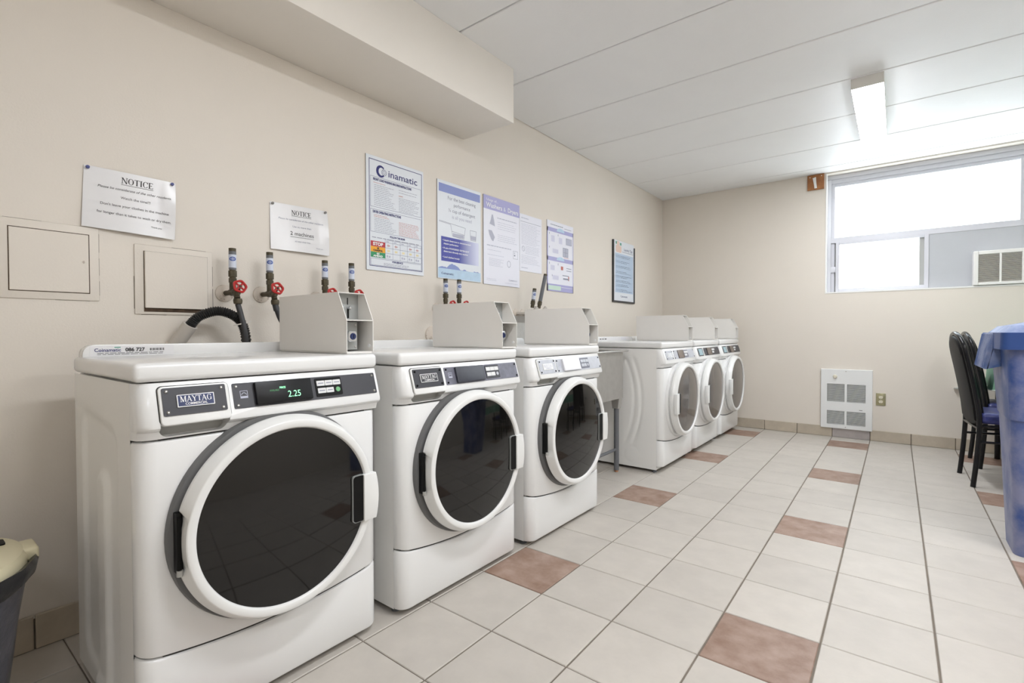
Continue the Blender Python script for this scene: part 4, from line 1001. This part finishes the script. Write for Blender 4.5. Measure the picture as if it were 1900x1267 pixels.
for s_, zz, wd, sh_, sz in (('Please be considerate of the other residents.', 0.685, 0.222, 0.25, 0.0085), ('Watch the time!!!', 0.545, 0.090, 0, 0.0088), ("Don't leave your clothes in the machine", 0.405, 0.205, 0, 0.0088), ('for longer than it takes to wash or dry them.', 0.265, 0.222, 0, 0.0088)):
    wrap(text('notice_text', s_, sz, M_print_k, t, FID, (W_*0.545, H_*zz), 'CENTER', 0.0, sh_, wd))
wrap(text('notice_text', 'Thank you', 0.0052, M_print_k, t, FID, (W_*0.78, H_*0.145), 'CENTER', 0, 0, 0.034))
t, W_, H_, wrap = notice([(-0.203, 1.614), (0.077, 1.621), (0.081, 1.404), (-0.203, 1.404)], 'laminated NOTICE asking to use no more than 2 machines, grey pins', M_pin_g)
wrap(serif('notice_heading', 'NOTICE', 0.021, M_print_k, t, FID, (W_*0.52, H_*0.79), True, width=0.098))
for s_, zz, wd, sh_, sz in (('Please be considerate of the other residents.', 0.665, 0.222, 0.25, 0.0080), ('Use no more than', 0.52, 0.092, 0, 0.0085), ('2 machines', 0.35, 0.115, 0, 0.0175), ('AT ANY ONE TIME', 0.205, 0.076, 0, 0.0062)):
    wrap(text('notice_text', s_, sz, M_print_k if sz > 0.01 else M_print_g, t, FID, (W_*0.52, H_*zz), 'CENTER', 0.0, sh_, wd))
wrap(rects('underline', [(W_*0.52-0.058+i*0.0116, H_*0.31, W_*0.52-0.058+(i+1)*0.0116, H_*0.31+0.0014) for i in range(10)], M_print_k, t, FID))
wrap(text('notice_text', 'Thank you', 0.0050, M_print_g, t, FID, (W_*0.82, H_*0.115), 'CENTER', 0, 0, 0.036))

# ------------------------------------------------------------------ ceiling lights
def ceiling_light(x0, y0, label, length=1.22):
    t = thing('ceiling_light', (x0, y0, H), label, 'ceiling light', 'fluorescent ceiling lights')
    wl, hh = 0.165, 0.064
    MB().box(0.001, wl-0.001, 0.002, length-0.002, -hh+0.008, 0.0).build('housing', M_fixture, t, smooth=False)
    for ye in (0, length-0.004): MB().box(0, wl, ye, ye+0.004, -hh, 0, 0.001, 1).build('end_cap', M_fixture, t, smooth=False)
    MB().prism([(0.002, -hh+0.008), (0.004, -hh+0.004), (0.012, -hh+0.001), (wl-0.012, -hh+0.001), (wl-0.004, -hh+0.004), (wl-0.002, -hh+0.008)], 'y', 0.004, length-0.004).build('diffuser', M_tube, t)
    return t
ceiling_light(1.972, 2.445, 'lit wraparound fluorescent fixture on the white ceiling near the window')
ceiling_light(1.972, -0.70, 'added unseen fluorescent fixture brightening the near washers, in line with the other')  # added lamp above the frame, raises the brightness of the near half
ceiling_light(3.45, 0.30, 'added unseen fluorescent fixture on the bin side, brightening the machine fronts')  # added lamp right of the frame, lights surfaces facing the room
ceiling_light(3.10, -2.30, 'short added fluorescent fixture, unseen behind the camera, as extra light', 0.61)  # added lamp behind the camera, lifts the sides turned towards it

# ------------------------------------------------------------------ far wall fittings
ht = thing('wall_heater', (1.623, D, 0.088), 'white fan-forced wall heater with four louvred openings', 'heater')
hw, hh = 0.414, 0.576
hb = MB(); ops = [(0.052, 0.262, 0.196, 0.434), (0.214, 0.262, 0.362, 0.434), (0.052, 0.040, 0.196, 0.172), (0.214, 0.040, 0.362, 0.172)]
me = cutmesh(MB().box(0, hw, -0.028, 0.0, 0, hh, 0.004, 2), [MB().box(a, c, -0.05, -0.006, b, d_) for a, b, c, d_ in ops])
link('cover', me, M_heater, ht, smooth=False); hb.bm.free()
for a, b, c, d_ in ops:
    MB().box(a, c, -0.0075, -0.0055, b, d_).build('opening', M_heater_in, ht, smooth=False)
    lv = MB(); n = int((d_-b)/0.0105)
    for i in range(n):
        z = b+(i+0.5)*(d_-b)/n; lv.prism([(-0.026, z-0.0015), (-0.026, z+0.0005), (-0.012, z+0.0042), (-0.012, z+0.0022)], 'x', a, c)
    tag(lv.build('louvres', M_heater, ht, smooth=False), kind='stuff')
MB().lathe([(0, -0.048), (0.012, -0.047), (0.014, -0.036), (0.018, -0.034), (0.018, -0.028)], (0.118, 0, 0.506), 'y', 20).build('thermostat_knob', M_outlet_w, ht)
for px_, pz_ in ((0.205, 0.558), (0.205, 0.018)): MB().lathe([(0, -0.031), (0.004, -0.030), (0.005, -0.028)], (px_, 0, pz_), 'y', 12).build('screw', M_screw, ht)
MB().box(0.312, 0.338, -0.0285, -0.028, 0.190, 0.194).build('maker_mark', M_print_k, ht, smooth=False)

ot = thing('power_outlet', (2.062, D, 0.338), 'duplex power outlet with a metal cover plate right of heater', 'outlet')
MB().box(0, 0.074, -0.007, 0, 0, 0.114, 0.003).build('cover_plate', M_outlet, ot)
for zz in (0.036, 0.078):
    rc = MB().prism([(0.037+0.016*cos(2*pi*i/20), max(zz-0.0125, min(zz+0.0125, zz+0.016*sin(2*pi*i/20)))) for i in range(20)], 'y', -0.0095, -0.005).build('receptacle', M_outlet_w, ot, smooth=False)
    sl = MB(); sl.box(0.029, 0.031, -0.0100, -0.0095, zz-0.002, zz+0.006); sl.box(0.043, 0.045, -0.0100, -0.0095, zz-0.002, zz+0.006); sl.box(0.035, 0.039, -0.0100, -0.0095, zz-0.009, zz-0.006); sl.build('slots', M_print_k, rc, smooth=False)
MB().lathe([(0, -0.0085), (0.003, -0.008), (0.0035, -0.006)], (0.037, 0, 0.057), 'y', 10).build('screw', M_screw, ot)

wb = thing('hook_block', (1.492, D, 2.438), 'small brown wooden block with white hook beside the window top', 'hook')
MB().box(0, 0.142, -0.020, 0, 0, 0.147, 0.003).build('block', M_wood, wb, smooth=False)
MB().prism([(0.046, 0.112), (0.074, 0.120), (0.078, 0.060), (0.084, 0.012), (0.062, 0.010), (0.056, 0.060)], 'y', -0.036, -0.020, 0.003).build('hook', M_winwhite, wb)
for px_, pz_ in ((0.022, 0.125), (0.12, 0.128)): MB().lathe([(0, -0.023), (0.004, -0.022), (0.005, -0.020)], (px_, 0, pz_), 'y', 10).build('screw', M_winwhite, wb)
br = thing('wall_bracket', (2.606, D, 0.515), 'small pale pointed bracket on the far wall behind the chair', 'bracket')
MB().prism([(0.0, 0.022), (0.10, 0.055), (0.10, 0.0)], 'y', -0.05, 0.0).build('bracket_plate', M_pocket, br, smooth=False)

# ------------------------------------------------------------------ dining corner: chairs, table
def chair(x, y, rz, label):
    # local: back legs at x=0, seat towards +x, width along y
    t = thing('padded_chair', (x, y, 0), label, 'chair', 'black padded chairs at the table', rz)
    wd = 0.380
    def lean(z):
        return 0.028*sin(pi*min(z, 0.46)/0.92) if z < 0.46 else 0.028-0.098*((z-0.46)/0.56)**1.2
    pts = [(0, 0, 0), (lean(.15), 0, .15), (lean(.3), 0, .3), (lean(.45), 0, .45), (lean(.6), 0, .6), (lean(.75), 0, .75), (lean(.88), 0.004, .88)]
    arch = []
    for i in range(1, 12):
        a = pi*i/12; arch.append((lean(.90+0.115*sin(a)), wd/2-(wd/2-0.004)*cos(a), .90+0.115*sin(a)))
    full = pts+arch+[(p[0], wd-p[1], p[2]) for p in pts[::-1]]
    MB().tube(bez(full, 3), 0.0145, 12).build('back_frame', M_chairtube, t)
    for yy in (0.0, wd):
        MB().tube([(0.40, yy, 0.44), (0.415, yy, 0.22), (0.435, yy, 0)], 0.0125, 12).build('leg', M_chairtube, t)
        MB().tube([(0.022, yy, 0.405), (0.40, yy, 0.415)], 0.010, 10).build('seat_rail', M_chairtube, t)
        MB().tube([(0.020, yy, 0.30), (0.41, yy, 0.31)], 0.008, 8).build('stretcher', M_chairtube, t)
    MB().tube([(0.024, 0, 0.39), (0.024, wd, 0.39)], 0.010, 10).build('cross_bar', M_chairtube, t)
    # backrest pad follows the lean
    ol = [(0.014, 0.43)]+[(0.014, 0.43+0.09*i) for i in range(1, 6)]
    for i in range(13):
        a = pi*i/12; ol.append((wd/2-(wd/2-0.014)*cos(a), 0.895+0.105*sin(a)))
    ol += [(wd-q[0], q[1]) for q in ol[5:0:-1]]+[(wd-0.014, 0.43), (wd*0.75, 0.405), (wd*0.5, 0.395), (wd*0.25, 0.405)]
    mb = MB()
    ctr = Vector((wd/2, 0.70)); layers = []
    for (s_, off) in ((0.86, -0.026), (0.96, -0.022), (1.0, -0.008), (1.0, 0.010), (0.95, 0.026), (0.84, 0.032)):
        layers.append([mb.bm.verts.new((lean(ctr.y+(q[1]-ctr.y)*s_)+off, ctr.x+(q[0]-ctr.x)*s_, ctr.y+(q[1]-ctr.y)*s_)) for q in ol])
    n = len(ol)
    for A, B in zip(layers, layers[1:]):
        for i in range(n): mb.bm.faces.new((A[i], A[(i+1) % n], B[(i+1) % n], B[i]))
    # fill the two faces as strips so they follow the bend
    for Lr in (layers[0], layers[-1]):
        zs = sorted(range(n), key=lambda i: Lr[i].co.z)
        bmesh.ops.contextual_create(mb.bm, geom=Lr) if False else None
        m_ = n//2
        cpts = [mb.bm.verts.new((lean(z)+(-0.028 if Lr is layers[0] else 0.034), wd/2, z)) for z in (0.50, 0.70, 0.88)]
        for i in range(n):
            a, b = Lr[i], Lr[(i+1) % n]; zc = (a.co.z+b.co.z)/2
            c_ = cpts[0] if zc < 0.60 else cpts[1] if zc < 0.80 else cpts[2]
            mb.bm.faces.new((a, b, c_))
            # stitch where the hub changes
            zn = (b.co.z+Lr[(i+2) % n].co.z)/2; c2 = cpts[0] if zn < 0.60 else cpts[1] if zn < 0.80 else cpts[2]
            if c2 is not c_: mb.bm.faces.new((b, c2, c_))
    mb.build('backrest', M_vinyl, t, angle=50)
    st = MB(); st.box(0.030, 0.445, -0.012, wd+0.012, 0.420, 0.492, 0.028, 4); st.build('seat', M_seatblue, t)
    return t
chair(2.618, 3.154, 0.10, 'black tubular chair with blue seat, nearer of the two')
chair(2.712, 3.772, 0.06, 'black tubular chair farther back, half hidden by the nearer chair')
tb = thing('dining_table', (2.81, 3.02, 0), 'square table under a pale green cloth behind the blue bin', 'table')
MB().box(0, 0.92, 0, 1.28, 0.715, 0.742, 0.004).build('tabletop', M_tabletop, tb)
for lx, ly in ((0.05, 0.05), (0.87, 0.05), (0.05, 1.23), (0.87, 1.23)): MB().cyl((lx, ly, 0), (lx, ly, 0.716), 0.018, n=14).build('leg', M_chairtube, tb)
tcl = thing('tablecloth', (2.81, 3.02, 0.742), 'pale green tablecloth with white hem hanging over the table', 'tablecloth')
mb = MB(); rs = random.Random(2)
ring0, ring1, ring2 = [], [], []
per = [(i/24*0.94-0.01, -0.012) for i in range(25)]+[(0.932, i/28*1.304-0.012) for i in range(1, 29)]+[(0.932-i/24*0.944, 1.292) for i in range(1, 25)]+[(-0.012, 1.292-i/28*1.304) for i in range(1, 28)]
for i, (x_, y_) in enumerate(per):
    wv = 0.010*sin(i*1.3)+0.006*sin(i*0.7+1)
    ox, oy = (x_-0.46)/0.47, (y_-0.64)/0.65
    ring0.append(mb.bm.verts.new((x_, y_, 0.003))); ring1.append(mb.bm.verts.new((x_+ox*(0.012+wv*0.5), y_+oy*(0.010+wv*0.5), -0.07))); ring2.append(mb.bm.verts.new((x_+ox*(0.020+wv), y_+oy*(0.018+wv), -0.150+0.012*sin(i*0.5))))
n = len(per)
for A, B in ((ring0, ring1), (ring1, ring2)):
    for i in range(n): mb.bm.faces.new((A[i], A[(i+1) % n], B[(i+1) % n], B[i]))
mb.bm.faces.new(ring0)
hem = [v.co.copy() for v in ring2]
mb.build('cloth', M_cloth, tcl, angle=60)
MB().tube(hem+[hem[0]], 0.0035, 6).build('hem', M_hem, tcl)

# ------------------------------------------------------------------ blue wheeled bin at the right edge
bn = thing('recycling_bin', (2.90, 2.10, 0), 'tall blue plastic recycling cart with domed lid and ribbed grip', 'bin')
def frustum(mb, lo, hi, z0, z1, r0_, r1_, n=5, steps=10, dent=None):
    rows = []
    for k_ in range(steps+1):
        s_ = k_/steps; x0 = lo[0]+(hi[0]-lo[0])*s_; x1 = lo[1]+(hi[1]-lo[1])*s_; y0 = lo[2]+(hi[2]-lo[2])*s_; y1 = lo[3]+(hi[3]-lo[3])*s_
        z = z0+(z1-z0)*s_
        rows.append([mb.bm.verts.new((p[0], p[1], z)) for p in rrect(x0, y0, x1, y1, r0_+(r1_-r0_)*s_, n)])
    m_ = len(rows[0])
    for A, B in zip(rows, rows[1:]):
        for i in range(m_): mb.bm.faces.new((A[i], A[(i+1) % m_], B[(i+1) % m_], B[i]))
    mb.bm.faces.new(rows[0][::-1]); mb.bm.faces.new(rows[-1])
    return mb
frustum(MB(), (-0.255, 0.24, -0.205, 0.06), (-0.272, 0.26, -0.215, 0.20), 0.0, 0.62, 0.045, 0.05).build('lower_body', M_blue, bn)
frustum(MB(), (-0.276, 0.264, -0.222, 0.21), (-0.292, 0.29, -0.232, 0.34), 0.62, 0.97, 0.05, 0.05).build('upper_body', M_blue, bn)
frustum(MB(), (-0.318, 0.32, -0.26, 0.37), (-0.316, 0.318, -0.258, 0.368), 0.945, 1.022, 0.03, 0.03, steps=2).build('rim', M_blue2, bn)
frustum(MB(), (-0.300, 0.30, -0.235, 0.345), (-0.270, 0.27, -0.20, 0.30), 1.022, 1.055, 0.05, 0.06, steps=2).build('lid', M_blue_top, bn)
frustum(MB(), (-0.262, 0.26, -0.19, 0.29), (-0.170, 0.17, -0.10, 0.20), 1.055, 1.076, 0.05, 0.06, steps=2).build('lid_dome', M_blue_top, bn)
MB().tube(bez([(-0.14, 0.02, 1.070), (-0.135, 0.02, 1.098), (-0.08, 0.02, 1.108), (0.08, 0.02, 1.108), (0.135, 0.02, 1.098), (0.14, 0.02, 1.070)], 5), 0.007, 10).build('lid_handle', M_blue2, bn)
gp = MB(); gp.prism([(-0.318, 1.020), (-0.306, 1.020), (-0.334, 0.842), (-0.346, 0.842)], 'y', -0.03, 0.34)
for yy in (-0.03, 0.336): gp.prism([(-0.31, 0.96), (-0.28, 0.95), (-0.28, 0.86), (-0.338, 0.842)], 'y', yy, yy+0.006)
gp.build('grip', M_blue_top, bn, smooth=False)
for i in range(11):
    yy = -0.022+i*0.034; MB().prism([(-0.317, 1.015), (-0.3225, 1.015), (-0.3505, 0.846), (-0.345, 0.846)], 'y', yy, yy+0.012).build('grip_rib', M_blue_top, bn, smooth=False)
MB().prism(rrect(-0.12, 0.80, 0.14, 0.93, 0.02), 'y', -0.27, -0.235, 0.004).build('front_bracket', M_blue_top, bn)

# ------------------------------------------------------------------ small lined waste bin at the left edge
wbn = thing('waste_bin', (0.395, -1.218, 0), 'small bag-lined waste bin with cream plastic lid by the left edge', 'bin')
rs = random.Random(9)
prof = [(0.118, 0.004), (0.126, 0.05), (0.132, 0.12), (0.142, 0.20), (0.150, 0.28), (0.160, 0.36), (0.168, 0.415), (0.176, 0.435)]
ph = [rs.uniform(0, 6.28) for _ in range(6)]
def crinkle(r, a): return r*(1+0.010*sin(5*a+ph[0]+r*60)+0.008*sin(11*a+ph[1]-r*90)+0.005*sin(19*a+ph[2]+r*150))
def squash(mb):
    bmesh.ops.scale(mb.bm, vec=(1.22, 0.98, 1), verts=mb.bm.verts); return mb
squash(MB().lathe([(0, 0.004)]+prof, (0, 0, 0), 'z', 72, crinkle)).build('bag_liner', M_bag, wbn, angle=60)
squash(MB().lathe([(0.168, 0.395), (0.184, 0.415), (0.190, 0.440), (0.184, 0.452), (0.172, 0.444), (0.160, 0.39)], (0, 0, 0), 'z', 72, crinkle)).build('bag_rim', M_bagdark, wbn, angle=60)
squash(MB().lathe([(0.160, 0.420), (0.170, 0.426), (0.170, 0.456), (0.162, 0.470), (0.145, 0.476), (0.0, 0.484)], (0, 0, 0), 'z', 64)).build('lid', M_cream, wbn)
MB().box(-0.045, 0.045, 0.140, 0.186, 0.436, 0.470, 0.008, 3).build('lid_clip', M_cream, wbn)
MB().prism(rrect(-0.060, 0.105, -0.012, 0.130, 0.008), 'z', 0.4765, 0.4805).build('lid_slot', M_black, wbn)
